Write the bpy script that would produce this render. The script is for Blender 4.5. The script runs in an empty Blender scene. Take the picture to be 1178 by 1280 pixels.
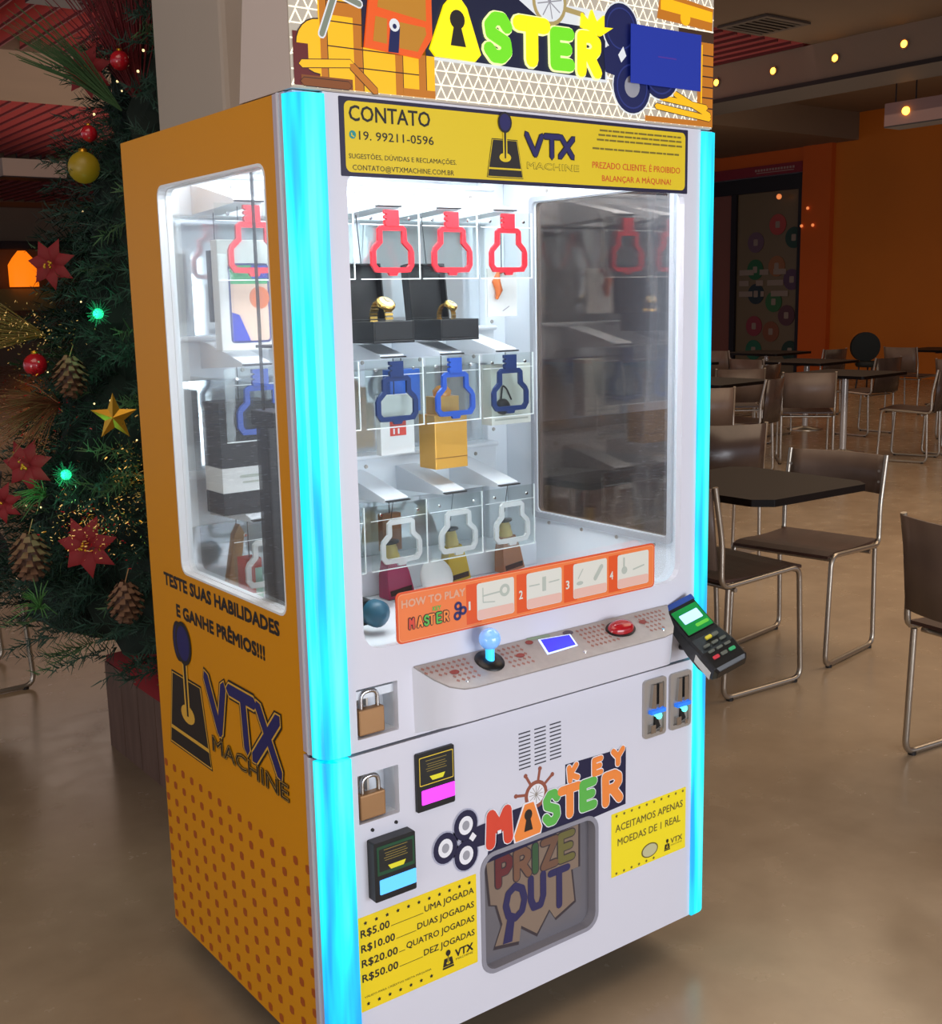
import bpy, math, random
from mathutils import Vector, Matrix
from mathutils.geometry import tessellate_polygon
random.seed(7)
SC = bpy.context.scene
COL = SC.collection
PI = math.pi

# ------------------------------------------------------------------ camera, world, light, exposure
def set_camera():
    yaw, pitch, roll, f = -0.641211, -0.181370, -0.020337, 1456.471
    cp, sp = math.cos(pitch), math.sin(pitch)
    fwd = Vector((-math.sin(yaw) * cp, math.cos(yaw) * cp, sp))
    r = Vector((math.cos(yaw), math.sin(yaw), 0)); u = r.cross(fwd)
    c, s = math.cos(roll), math.sin(roll)
    R, U = c * r + s * u, -s * r + c * u
    cam = bpy.data.cameras.new('camera'); o = bpy.data.objects.new('camera', cam); COL.objects.link(o)
    cam.sensor_fit = 'HORIZONTAL'; cam.sensor_width = 36; cam.lens = f / 1178 * 36
    cam.clip_start = .05; cam.clip_end = 200
    M = Matrix((R, U, -fwd)).transposed().to_4x4(); M.translation = (-0.91232, -1.65717, 1.47819)
    o.matrix_world = M; SC.camera = o
set_camera()
W = bpy.data.worlds.new('World'); SC.world = W; W.use_nodes = True
W.node_tree.nodes['Background'].inputs[0].default_value = (.80, .84, 1.0, 1)
W.node_tree.nodes['Background'].inputs[1].default_value = 0.72
def area(name, loc, target, sx, sy, power, color):
    l = bpy.data.lights.new(name, 'AREA'); l.shape = 'RECTANGLE'; l.size = sx; l.size_y = sy; l.energy = power; l.color = color
    o = bpy.data.objects.new(name, l); COL.objects.link(o); o.location = loc
    d = Vector(target) - Vector(loc); o.rotation_euler = d.to_track_quat('-Z', 'Y').to_euler()
    return o
area('window_daylight', (.95, -4.8, .95), (.75, 0, .5), 3.2, 1.7, 155, (.88, .92, 1.0))
area('hall_light', (5.5, 1.0, 3.9), (5.5, 1.0, 0), 5, 5, 190, (1, .76, .54))
area('hall_light', (-1.5, -1.0, 3.9), (-1.5, -1.0, 0), 3, 3, 60, (1, .84, .70))
area('side_daylight', (-4.2, -1.2, .7), (0, .3, .3), 1.6, 1.0, 34, (1, .93, .84))
area('hall_light', (11, 8, 3.4), (11, 8, 0), 6, 6, 60, (1, .74, .5))
area('hall_light', (4, 12.0, 3.9), (4, 12.0, 0), 5, 1.5, 70, (1, .8, .66))
area('ceiling_fill', (5.5, 12.5, 2.6), (5.5, 12.5, 6), 7, 9, 140, (1, .78, .66))  # added upward fill to brighten the ceiling; no fixture stands there
area('ceiling_fill', (11.5, 7.5, 2.2), (11.5, 7.5, 6), 5, 5, 45, (1, .72, .5))  # second added fill, lightens the right-hand ceiling from below
SC.view_settings.view_transform = 'Standard'; SC.view_settings.look = 'None'
SC.view_settings.exposure = 0.0; SC.view_settings.gamma = 1.0; SC.view_settings.use_curve_mapping = False

# ------------------------------------------------------------------ materials
def lin(h):
    h = h.lstrip('#'); c = [int(h[i:i + 2], 16) / 255 for i in (0, 2, 4)]
    return tuple([(x / 12.92 if x <= .04045 else ((x + .055) / 1.055) ** 2.4) for x in c] + [1])
MATS = {}
def mat(name, color='#808080', rough=.5, metal=0, spec=.5, emit=0, emit_color=None, noise=0, nscale=8, bump=0, bscale=40, coat=0, alpha=1, trans=0):
    if name in MATS: return MATS[name]
    m = bpy.data.materials.new(name); m.use_nodes = True; nt = m.node_tree; b = nt.nodes['Principled BSDF']
    c = lin(color); b.inputs['Base Color'].default_value = c; b.inputs['Roughness'].default_value = rough
    b.inputs['Metallic'].default_value = metal; b.inputs['Specular IOR Level'].default_value = spec
    if coat: b.inputs['Coat Weight'].default_value = coat; b.inputs['Coat Roughness'].default_value = .1
    if alpha < 1: b.inputs['Alpha'].default_value = alpha
    if trans: b.inputs['Transmission Weight'].default_value = trans
    if emit: b.inputs['Emission Color'].default_value = lin(emit_color or color); b.inputs['Emission Strength'].default_value = emit
    tc = nt.nodes.new('ShaderNodeTexCoord')
    if noise:
        n = nt.nodes.new('ShaderNodeTexNoise'); n.inputs['Scale'].default_value = nscale; n.inputs['Detail'].default_value = 5
        nt.links.new(tc.outputs['Object'], n.inputs['Vector'])
        r = nt.nodes.new('ShaderNodeMapRange'); r.inputs[1].default_value = .3; r.inputs[2].default_value = .7
        r.inputs[3].default_value = 1 - noise; r.inputs[4].default_value = 1 + noise
        nt.links.new(n.outputs['Fac'], r.inputs[0])
        h = nt.nodes.new('ShaderNodeHueSaturation'); h.inputs['Color'].default_value = c
        nt.links.new(r.outputs[0], h.inputs['Value']); nt.links.new(h.outputs[0], b.inputs['Base Color'])
    if bump:
        n2 = nt.nodes.new('ShaderNodeTexNoise'); n2.inputs['Scale'].default_value = bscale
        nt.links.new(tc.outputs['Object'], n2.inputs['Vector'])
        bp = nt.nodes.new('ShaderNodeBump'); bp.inputs['Strength'].default_value = bump; bp.inputs['Distance'].default_value = .01
        nt.links.new(n2.outputs['Fac'], bp.inputs['Height']); nt.links.new(bp.outputs[0], b.inputs['Normal'])
    MATS[name] = m; return m
def glass(name, tint=(.93, .96, .97, 1), refl=1.0, rough=0.0, ior=1.45):
    if name in MATS: return MATS[name]
    m = bpy.data.materials.new(name); m.use_nodes = True; nt = m.node_tree; nt.nodes.clear()
    out = nt.nodes.new('ShaderNodeOutputMaterial'); mix = nt.nodes.new('ShaderNodeMixShader')
    t = nt.nodes.new('ShaderNodeBsdfTransparent'); t.inputs[0].default_value = tint
    g = nt.nodes.new('ShaderNodeBsdfGlossy'); g.inputs['Roughness'].default_value = rough; g.inputs[0].default_value = (1, 1, 1, 1)
    fr = nt.nodes.new('ShaderNodeFresnel'); fr.inputs[0].default_value = ior
    mu = nt.nodes.new('ShaderNodeMath'); mu.operation = 'MULTIPLY'; mu.inputs[1].default_value = refl
    nt.links.new(fr.outputs[0], mu.inputs[0]); nt.links.new(mu.outputs[0], mix.inputs[0])
    nt.links.new(t.outputs[0], mix.inputs[1]); nt.links.new(g.outputs[0], mix.inputs[2]); nt.links.new(mix.outputs[0], out.inputs[0])
    MATS[name] = m; return m
def floor_mat():
    m = mat('polished_floor', '#b09f8c', .20, spec=.5); nt = m.node_tree; b = nt.nodes['Principled BSDF']
    tc = nt.nodes.new('ShaderNodeTexCoord')
    n = nt.nodes.new('ShaderNodeTexNoise'); n.inputs['Scale'].default_value = 1.3; n.inputs['Detail'].default_value = 8; n.inputs['Roughness'].default_value = .6
    n2 = nt.nodes.new('ShaderNodeTexNoise'); n2.inputs['Scale'].default_value = 9; n2.inputs['Detail'].default_value = 6
    cr = nt.nodes.new('ShaderNodeValToRGB'); cr.color_ramp.elements[0].position = .3; cr.color_ramp.elements[0].color = lin('#9c8870')
    cr.color_ramp.elements[1].position = .7; cr.color_ramp.elements[1].color = lin('#b8a48a')
    mx = nt.nodes.new('ShaderNodeMixRGB'); mx.blend_type = 'MULTIPLY'; mx.inputs[0].default_value = .25
    for q in (n, n2): nt.links.new(tc.outputs['Object'], q.inputs['Vector'])
    nt.links.new(n.outputs['Fac'], cr.inputs[0]); nt.links.new(cr.outputs[0], mx.inputs[1]); nt.links.new(n2.outputs['Fac'], mx.inputs[2])
    nt.links.new(mx.outputs[0], b.inputs['Base Color'])
    mr = nt.nodes.new('ShaderNodeMapRange'); mr.inputs[3].default_value = .16; mr.inputs[4].default_value = .34
    nt.links.new(n2.outputs['Fac'], mr.inputs[0]); nt.links.new(mr.outputs[0], b.inputs['Roughness'])
    return m
def wood_mat(name, c1, c2, axis=(1, 8, 8), rough=.5, scale=3):
    m = mat(name, c1, rough); nt = m.node_tree; b = nt.nodes['Principled BSDF']
    tc = nt.nodes.new('ShaderNodeTexCoord'); mp = nt.nodes.new('ShaderNodeMapping'); mp.inputs['Scale'].default_value = axis
    n = nt.nodes.new('ShaderNodeTexNoise'); n.inputs['Scale'].default_value = scale; n.inputs['Detail'].default_value = 8
    cr = nt.nodes.new('ShaderNodeValToRGB'); cr.color_ramp.elements[0].position = .3; cr.color_ramp.elements[0].color = lin(c1)
    cr.color_ramp.elements[1].position = .7; cr.color_ramp.elements[1].color = lin(c2)
    nt.links.new(tc.outputs['Object'], mp.inputs[0]); nt.links.new(mp.outputs[0], n.inputs['Vector'])
    nt.links.new(n.outputs['Fac'], cr.inputs[0]); nt.links.new(cr.outputs[0], b.inputs['Base Color'])
    return m
def led_mat():
    m = mat('cyan_led', '#20c0e0', .3, emit=1); nt = m.node_tree; b = nt.nodes['Principled BSDF']
    b.inputs['Base Color'].default_value = (.02, .1, .12, 1)
    tc = nt.nodes.new('ShaderNodeTexCoord'); mp = nt.nodes.new('ShaderNodeMapping'); mp.inputs['Scale'].default_value = (30, 30, 2.2)
    n = nt.nodes.new('ShaderNodeTexNoise'); n.inputs['Scale'].default_value = 1.0; n.inputs['Detail'].default_value = 2
    cr = nt.nodes.new('ShaderNodeValToRGB'); e = cr.color_ramp.elements
    e[0].position = .36; e[0].color = (0.0, .36, 1.0, 1); e[1].position = .54; e[1].color = (0.0, .92, 1.0, 1)
    x = cr.color_ramp.elements.new(.8); x.color = (.16, 1.0, 1.0, 1)
    nt.links.new(tc.outputs['Object'], mp.inputs[0]); nt.links.new(mp.outputs[0], n.inputs['Vector'])
    nt.links.new(n.outputs['Fac'], cr.inputs[0]); nt.links.new(cr.outputs[0], b.inputs['Emission Color'])
    b.inputs['Emission Strength'].default_value = 1.15
    return m
def mirror_mat():
    return mat('mirror_back', '#dfe6ea', .05, metal=.62)

# ------------------------------------------------------------------ frames and mesh builder
class FR:
    def __init__(s, o, U, V):
        s.o = Vector(o); s.U = Vector(U).normalized(); s.V = Vector(V).normalized(); s.W = s.U.cross(s.V)
    def P(s, u, v, w=0): return s.o + s.U * u + s.V * v + s.W * w
    def at(s, u, v, w=0): return FR(s.P(u, v, w), s.U, s.V)
FRONT = FR((0, 0, 0), (1, 0, 0), (0, 0, 1))
SIDE = FR((0, 0, 0), (0, -1, 0), (0, 0, 1))
WORLD = FR((0, 0, 0), (1, 0, 0), (0, 1, 0))
TXT = {}
def text_mesh(s, bold):
    k = (s, bold)
    if k not in TXT:
        cu = bpy.data.curves.new('tmp', 'FONT'); cu.body = s; cu.offset = bold; cu.resolution_u = 2
        o = bpy.data.objects.new('tmp', cu); me = o.to_mesh()
        TXT[k] = ([v.co.copy() for v in me.vertices], [tuple(p.vertices) for p in me.polygons])
        o.to_mesh_clear(); bpy.data.objects.remove(o); bpy.data.curves.remove(cu)
    return TXT[k]
def circ(u, v, r, n=20, ry=None): return [(u + r * math.cos(2 * PI * i / n), v + (ry or r) * math.sin(2 * PI * i / n)) for i in range(n)]
def rrect(u0, u1, v0, v1, r, n=4):
    out = []
    for cx, cy, a in ((u1 - r, v1 - r, 0), (u0 + r, v1 - r, PI / 2), (u0 + r, v0 + r, PI), (u1 - r, v0 + r, 1.5 * PI)):
        for i in range(n + 1): t = a + PI / 2 * i / n; out.append((cx + r * math.cos(t), cy + r * math.sin(t)))
    return out
STROKES = {
 'M': [[(.06, 0), (.12, 1), (.5, .45), (.88, 1), (.94, 0)]], 'A': [[(.05, 0), (.5, 1), (.95, 0)], [(.2, .33), (.8, .33)]],
 'S': [[(.92, .80), (.7, .98), (.35, .98), (.1, .8), (.15, .6), (.5, .5), (.85, .4), (.9, .18), (.65, .02), (.3, .02), (.05, .2)]],
 'T': [[(0, 1), (1, 1)], [(.5, 1), (.5, 0)]], 'E': [[(.95, 1), (.08, 1), (.08, 0), (.95, 0)], [(.08, .5), (.8, .5)]],
 'R': [[(.1, 0), (.1, 1), (.65, 1), (.9, .85), (.9, .65), (.65, .48), (.1, .48)], [(.5, .48), (.95, 0)]],
 'K': [[(.1, 0), (.1, 1)], [(.9, 1), (.15, .45), (.95, 0)]], 'Y': [[(.05, 1), (.5, .5), (.95, 1)], [(.5, .5), (.5, 0)]],
 'P': [[(.1, 0), (.1, 1), (.7, 1), (.92, .85), (.92, .62), (.7, .45), (.1, .45)]], 'I': [[(.5, 0), (.5, 1)]],
 'Z': [[(.05, 1), (.95, 1), (.05, 0), (.95, 0)]], 'V': [[(0, 1), (.45, 0), (.8, 1)]], 'X': [[(0, 1), (1, 0)], [(.95, 1), (.0, 0)]],
 'O': [[(.5, 1), (.15, .85), (.02, .5), (.15, .15), (.5, 0), (.85, .15), (.98, .5), (.85, .85), (.5, 1)]],
 'U': [[(.05, 1), (.05, .3), (.25, .03), (.75, .03), (.95, .3), (.95, 1)]]}
class MB:
    def __init__(s): s.v = []; s.f = []; s.m = []; s.s = []; s.mats = []
    def mi(s, m):
        if m not in s.mats: s.mats.append(m)
        return s.mats.index(m)
    def add(s, V, F, m, smooth=False):
        b = len(s.v); k = s.mi(m); s.v.extend([tuple(p) for p in V])
        for f in F: s.f.append([b + i for i in f]); s.m.append(k); s.s.append(smooth)
        return s
    def box(s, fr, u, v, w, m):
        P = [fr.P(a, b, c) for c in w for b in v for a in u]
        return s.add(P, [(0, 2, 3, 1), (4, 5, 7, 6), (0, 1, 5, 4), (2, 6, 7, 3), (0, 4, 6, 2), (1, 3, 7, 5)], m)
    def prism(s, fr, pts, w0, w1, m, smooth=False):
        n = len(pts)
        if w0 == w1: return s.add([fr.P(a, b, w0) for a, b in pts], [tuple(range(n))], m)
        V = [fr.P(a, b, w1) for a, b in pts] + [fr.P(a, b, w0) for a, b in pts]
        F = [tuple(range(n)), tuple(reversed(range(n, 2 * n)))]
        s.add(V, F, m); s.add(V, [(n + i, n + (i + 1) % n, (i + 1) % n, i) for i in range(n)], m, smooth); return s
    def holed(s, fr, outer, holes, w0, w1, m):
        loops = [outer] + holes; flat = [p for l in loops for p in l]
        tr = tessellate_polygon([[Vector((a, b, 0)) for a, b in l] for l in loops]); n = len(flat)
        V = [fr.P(a, b, w1) for a, b in flat] + [fr.P(a, b, w0) for a, b in flat]; F = []
        for t in tr:
            a, b, c = [Vector(flat[i]) for i in t]; ar = (b - a).cross(c - a)
            t = tuple(t) if ar > 0 else tuple(reversed(t)); F.append(t); F.append(tuple(n + i for i in reversed(t)))
        k = 0
        for li, l in enumerate(loops):
            L = len(l); area2 = sum(l[i][0] * l[(i + 1) % L][1] - l[(i + 1) % L][0] * l[i][1] for i in range(L))
            for i in range(L):
                a, b = k + i, k + (i + 1) % L; q = (n + a, n + b, b, a)
                F.append(q if (area2 > 0) == (li == 0) else tuple(reversed(q)))
            k += L
        return s.add(V, F, m)
    def ring(s, fr, u, v, r0, r1, w0, w1, m, n=20): return s.holed(fr, circ(u, v, r1, n), [circ(u, v, r0, n)], w0, w1, m)
    def tube(s, pts, r, m, n=8, closed=False):
        pts = [Vector(p) for p in pts]; V = []; N = len(pts); up = None
        for i, p in enumerate(pts):
            a = pts[(i - 1) % N] if (closed or i > 0) else p; b = pts[(i + 1) % N] if (closed or i < N - 1) else p
            t = (b - a).normalized()
            if up is None: up = Vector((0, 0, 1)) if abs(t.z) < .9 else Vector((1, 0, 0))
            x = up - t * up.dot(t)
            if x.length < 1e-4: x = t.orthogonal()
            x.normalize(); up = x; y = t.cross(x); rr = r[i] if isinstance(r, (list, tuple)) else r
            V += [p + (x * math.cos(2 * PI * k / n) + y * math.sin(2 * PI * k / n)) * rr for k in range(n)]
        F = [(i * n + k, i * n + (k + 1) % n, ((i + 1) % N) * n + (k + 1) % n, ((i + 1) % N) * n + k) for i in range(N if closed else N - 1) for k in range(n)]
        s.add(V, F, m, True)
        if not closed: s.add(V, [tuple(reversed(range(n))), tuple(range((N - 1) * n, N * n))], m)
        return s
    def lathe(s, fr, u, v, w, prof, m, n=16, axis='V'):
        V = []
        for r, h in prof:
            for k in range(n):
                c, d = r * math.cos(2 * PI * k / n), r * math.sin(2 * PI * k / n)
                V.append(fr.P(u + c, v + h, w - d) if axis == 'V' else fr.P(u + c, v + d, w + h))
        N = len(prof); s.add(V, [(i * n + k, i * n + (k + 1) % n, (i + 1) * n + (k + 1) % n, (i + 1) * n + k) for i in range(N - 1) for k in range(n)], m, True)
        s.add(V, [tuple(reversed(range(n))), tuple(range((N - 1) * n, N * n))], m); return s
    def ball(s, c, r, m, n=14, sc=(1, 1, 1)):
        fr = FR(c, (1, 0, 0), (0, 0, 1)); N = n // 2 + 1; V = []
        for i in range(N + 1):
            a = PI * i / N - PI / 2
            for k in range(n): t = 2 * PI * k / n; V.append((c[0] + r * sc[0] * math.cos(a) * math.cos(t), c[1] + r * sc[1] * math.cos(a) * math.sin(t), c[2] + r * sc[2] * math.sin(a)))
        return s.add(V, [(i * n + k, i * n + (k + 1) % n, (i + 1) * n + (k + 1) % n, (i + 1) * n + k) for i in range(N) for k in range(n)], m, True)
    def cap(s, fr, p, q, t, w0, w1, m, n=6):
        a = math.atan2(q[1] - p[1], q[0] - p[0]); pts = []
        for c, b in ((q, a - PI / 2), (p, a + PI / 2)):
            for i in range(n + 1): x = b + PI * i / n; pts.append((c[0] + t / 2 * math.cos(x), c[1] + t / 2 * math.sin(x)))
        return s.prism(fr, pts, w0, w1, m)
    def line(s, fr, pts, t, w0, w1, m, n=4):
        s.e = (getattr(s, 'e', 0) + 1) % 12; e = s.e * 1.5e-5
        if w0 == w1: w0 += e
        w1 += e
        for i in range(len(pts) - 1): s.cap(fr, pts[i], pts[i + 1], t, w0 + (4e-5 * i if w0 == w1 else 0), w1 + 4e-5 * i, m, n)
        return s
    def glyph(s, fr, ch, u, v, wd, ht, t, w0, w1, m, rot=0, n=5, skew=0):
        c, d = math.cos(rot), math.sin(rot)
        for k, st in enumerate(STROKES[ch]):
            pts = [(u + (a * wd) * c - (b * ht) * d + skew * b * ht, v + (a * wd) * d + (b * ht) * c) for a, b in st]
            s.line(fr, pts, t, w0, w1 + 2.2e-4 * k, m, n)
        return s
    def text(s, fr, st, u, v, width, ht, w, m, bold=0.0):
        V, F = text_mesh(st, 0.0); x0 = min(p.x for p in V); x1 = max(p.x for p in V)
        bo = max(bold, 0) * ht * 1.3
        for q, (dx, dy) in enumerate(((0, 0),) if bo <= 0 else ((-bo, -bo), (bo, -bo), (-bo, bo), (bo, bo))):
            s.add([fr.P(u + dx + (p.x - x0) / (x1 - x0) * width, v + dy + p.y / .72 * ht, w + 4e-5 * q) for p in V], F, m)
        return s
    def build(s, name, parent=None, label=None, kind=None, bevel=0, seg=2):
        me = bpy.data.meshes.new(name); o0 = ORG.get(parent.name, Vector()) if parent else Vector()
        me.from_pydata([(x - o0.x, y - o0.y, z - o0.z) for x, y, z in s.v], [], s.f)
        for m in s.mats: me.materials.append(m)
        me.polygons.foreach_set('material_index', s.m); me.polygons.foreach_set('use_smooth', s.s); me.update()
        o = bpy.data.objects.new(name, me); COL.objects.link(o)
        if parent: o.parent = parent; ORG[o.name] = o0
        if label: o['label'] = label
        if kind: o['kind'] = kind
        if bevel:
            b = o.modifiers.new('bevel', 'BEVEL'); b.width = bevel; b.segments = seg; b.limit_method = 'ANGLE'; b.angle_limit = .7
        return o
ORG = {}
def thing(name, label, cat, loc=(0, 0, 0), rot=(0, 0, 0), group=None):
    o = bpy.data.objects.new(name, None); COL.objects.link(o); o.location = loc; o.rotation_euler = rot; o.empty_display_size = .1
    o['label'] = label; o['category'] = cat
    if group: o['group'] = group
    ORG[o.name] = Vector(loc) if rot == (0, 0, 0) else Vector()
    return o
def tag(o, label, cat, group=None):
    o['label'] = label; o['category'] = cat
    if group: o['group'] = group
    return o
def dup(root, loc, rotz, label, group=None):
    r = root.copy(); COL.objects.link(r); r.location = loc; r.rotation_euler = (0, 0, rotz); r['label'] = label
    if group: r['group'] = group
    for ch in list(root.children):
        c = ch.copy(); COL.objects.link(c); c.parent = r
        for g in ch.children: d = g.copy(); COL.objects.link(d); d.parent = c
    return r
def fillet(pts, r, n=5):
    pts = [Vector(p) for p in pts]; out = [pts[0]]
    for i in range(1, len(pts) - 1):
        a, b, c = pts[i - 1], pts[i], pts[i + 1]; d0, d1 = (a - b), (c - b); k = min(r, d0.length * .45, d1.length * .45)
        p0, p1 = b + d0.normalized() * k, b + d1.normalized() * k
        for j in range(n + 1): t = j / n; out.append(p0 * (1 - t) ** 2 + b * 2 * t * (1 - t) + p1 * t * t)
    out.append(pts[-1]); return out

# ------------------------------------------------------------------ shared materials
white = mat('white_laminate', '#d8d8e2', .32, coat=.2)
whitein = mat('white_powder_coat', '#e4eaf0', .35)
trim = mat('lilac_grey_edge', '#b9aebb', .4)
yellow = mat('ochre_vinyl', '#d28c06', .42, spec=.3)
dotm = mat('brown_orange_print', '#a44c0c', .45)
black = mat('black_plastic', '#0d0e10', .38)
ink = mat('black_print', '#1c140e', .5)
navy = mat('navy_print', '#1d1a5c', .5)
steel = mat('brushed_steel', '#b8b2aa', .38, metal=.7)
chrome = mat('chrome', '#d0d0d0', .12, metal=1)
brass = mat('brass', '#a88058', .35, metal=.55)
led = led_mat()
pane = glass('clear_pane', (.95, .97, .97, 1), .35, ior=1.4)
acrylic = glass('clear_acrylic', (.92, .95, .94, 1), .6)
STICK = mat('yellow_sticker', '#e3c60e', .45)
STICK2 = mat('bright_yellow_sticker', '#f2d412', .45)

# ------------------------------------------------------------------ the setting
def struct(o): o['kind'] = 'structure'; return o
def cube(name, x, y, z, m, parent=None, bevel=0): return MB().box(WORLD, x, y, z, m).build(name, parent, bevel=bevel)
fl = MB(); fl.box(WORLD, (-9, 17.2), (-9, 31), (-.12, 0), floor_mat()); struct(fl.build('floor'))
beige = mat('ceiling_paint', '#7c6a56', .8, noise=.05, nscale=1)
ceil = MB(); ceil.box(WORLD, (-9, 17.2), (-9, 31), (4.45, 4.6), beige)
for y0, y1 in ((-9, 6.4), (10.85, 13.85), (19.6, 22.9), (28.2, 31)): ceil.box(WORLD, (-9, 17.2), (y0, y1), (4.0, 4.45), beige)
cl = struct(ceil.build('ceiling'))
slat_m = mat('red_slat', '#c06462', .7); slat_m2 = mat('cove_glow', '#ffd8d0', .5, emit=1.3)
def louvre(y0, y1, x0, x1, pitch, label, front=True):
    t = thing('louvre_ceiling', label, 'ceiling louvre', ((x0 + x1) / 2, (y0 + y1) / 2, 4.0))
    n = int((x1 - x0) / pitch); fr = FR((0, y1, 0), (1, 0, 0), (0, 0, 1))
    b = MB(); L = y1 - y0; b.prism(FR((0, 0, 0), (1, 0, 0), (0, 0, 1)), [(0, 4.0), (pitch * .96, 4.16), (0, 4.16)], -y1 + .03, -y0 - .03, slat_m)
    b.box(WORLD, (-.006, .012), (y0 + .03, y1 - .03), (3.995, 4.022), mat('slat_shade_line', '#5c1418', .7))  # dark strip put in as the shade between neighbouring slats
    me = None
    for i in range(n):
        if me is None:
            o = b.build('slat', t); me = o.data; base = x0 - ORG[t.name].x
            # mesh is made at x=0 in world terms, so its own offset puts it in place
            o.location.x = x0
        else:
            o = bpy.data.objects.new('slat', me); COL.objects.link(o); o.parent = t; o.location.x = x0 + i * pitch
    c = MB(); c.box(WORLD, (x0, x1), (y0 + .005, y0 + .04), (4.17, 4.34), slat_m2); c.build('cove_light', t, 'glowing white cove strip')
    return t
louvre(6.45, 10.8, 1.0, 11.2, .21, 'nearest red slatted louvre bay in the mall ceiling')
louvre(13.9, 19.55, 2.0, 9.5, .21, 'middle red slatted louvre bay with bright front edge, behind the tree top')
louvre(22.95, 28.15, 5.0, 12.5, .25, 'farthest red slatted louvre bay above the distant shops')
wallb = mat('far_beige_wall', '#8a7763', .8)
orange = mat('orange_wall', '#c06a0c', .7, noise=.06, nscale=.6)
orange2 = mat('deep_orange_wall', '#c4560a', .7, noise=.06, nscale=.6)
b = MB(); b.box(WORLD, (-9, 17.2), (30.0, 30.3), (3.15, 4.45), wallb); b.box(WORLD, (-9, 17.2), (30.2, 30.3), (0, 3.15), mat('dim_shop_back', '#5b4a38', .8)); struct(b.build('wall_back'))
# wall with the shop front on the right, plane x = 16.824
X = 16.824; RW = FR((X, 0, 0), (0, -1, 0), (0, 0, 1))
b = MB(); b.box(WORLD, (X, X + .25), (-9, 11.3), (0, 4.45), orange); b.box(WORLD, (X - .12, X + .25), (11.3, 11.9), (0, 4.45), orange2)
b.box(WORLD, (X - .05, X + .25), (11.9, 31), (3.75, 4.45), orange2); b.box(WORLD, (X - .05, X + .25), (15.6, 31), (0, 3.75), orange2)
struct(b.build('wall_right'))
shop = thing('shop_front', 'dim shop entrance with magenta sign band in the orange wall', 'shop front', (X, 13.6, 0))
dk = mat('dark_frame', '#120d14', .5)
MB().box(WORLD, (X - .1, X + .1), (11.92, 15.58), (3.58, 3.76), mat('magenta_band', '#7c1626', .5)).build('sign_band', shop, 'magenta sign band')
b = MB(); sgn = mat('pale_print', '#a08078', .6)
for i in range(14): b.box(RW.at(0, 0, .105), (-12.98 + i * .065, -12.98 + i * .065 + .045), (3.66, 3.70), (0, .002), sgn)
b.box(RW.at(0, 0, .105), (-12.95, -12.10), (3.625, 3.64), (0, .002), sgn); b.build('sign_lettering', shop)
b = MB(); b.box(WORLD, (X - .02, X + .1), (11.92, 15.58), (3.3, 3.57), dk); b.box(WORLD, (X - .02, X + .1), (11.92, 12.05), (0, 3.3), dk); b.box(WORLD, (X, X + .1), (13.5, 13.62), (0, 3.3), dk); b.build('door_frame', shop)
MB().box(WORLD, (X + .04, X + .1), (13.62, 15.58), (0, 3.3), mat('dim_rose_panel', '#7d4c42', .7)).build('side_panel', shop)
MB().box(WORLD, (X + .06, X + .1), (12.05, 13.5), (0, 3.3), mat('dim_olive_glass', '#6d5c42', .35)).build('shop_window', shop)
dots = [(12.55, 2.35, '#a0403c'), (13.05, 2.05, '#604858'), (12.18, 2.1, '#204038'), (13.05, 1.55, '#1f5a38'), (13.02, 1.1, '#203038'), (12.6, .95, '#2f6038'), (13.05, .5, '#80303c'), (13.05, .05, '#1f6048'), (12.55, 1.6, '#8a5a3a'), (12.2, 1.35, '#503850'), (12.2, .05, '#1c3830'), (12.65, .4, '#7a4830'), (12.3, .7, '#54333c')]
for k, (y, z, c) in enumerate(dots):
    b = MB(); m_ = mat('sticker_' + c[1:], c, .6); b.prism(RW.at(0, 0, -.055), circ(-y, z + .35, .19, 20), 0, .01, m_); b.prism(RW.at(0, 0, -.055), rrect(-y - .05, -y + .05, z + .29, z + .41, .02), .01, .012, mat('sticker_pale', '#8c7c70', .6)); b.build('round_sticker', shop)
b = MB()
for r_, row in enumerate([(0, .3, .42, .60, .70, .95), (0, .2, .35, .5, .58, .9), (0, .28, .45, .52, .66, 1.0)]):
    for i in range(0, 6, 2): b.box(RW.at(0, 0, -.055), (-13.42 + row[i] * 1.15, -13.42 + row[i + 1] * 1.15), (1.80 - r_ * .2, 1.90 - r_ * .2), (.013, .016), mat('sticker_pale', '#8c7c70', .6))
b.build('window_lettering', shop)
# small warm lamps on the wall by the entrance
lampm = mat('warm_bulb', '#ffb040', .4, emit=9, emit_color='#ffa030')
smallm = mat('small_warm_bulb', '#ffb070', .4, emit=.7, emit_color='#ff9050')
beam_m = mat('bulkhead_paint', '#85705e', .75)
bm = thing('lamp_bulkhead', 'long grey ceiling bulkhead with round spots and a black lower edge', 'bulkhead', (9.65, 2, 3.6))
MB().box(WORLD, (9.65, 10.3), (-6, 12), (3.63, 4.0), beam_m).build('bulkhead_body', bm)
MB().box(WORLD, (9.60, 10.3), (-6, 12), (3.585, 3.63), mat('dark_edge', '#180c0a', .6)).build('edge_strip', bm)
LF = FR((9.65, 0, 0), (0, -1, 0), (0, 0, 1))
for y in (9.3, 8.48, 7.68, 6.884, 6.10, 5.31, 4.5, 3.7):
    b = MB(); b.ring(LF, -y, 3.815, .035, .05, 0, .02, beam_m); b.lathe(LF, -y, 3.815, .0, [(.038, 0), (.034, .02), (.018, .034)], lampm, axis='W'); b.build('spot_lamp', bm)
hb = thing('hanging_lamp_box', 'short hanging box with one round spot, in front of the orange wall', 'hanging lamp', (11.1, 4.8, 3.26))
MB().box(WORLD, (11.0, 11.3), (3.0, 6.42), (3.275, 3.52), mat('lamp_box_paint', '#7c6464', .7)).build('box_body', hb)
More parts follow.
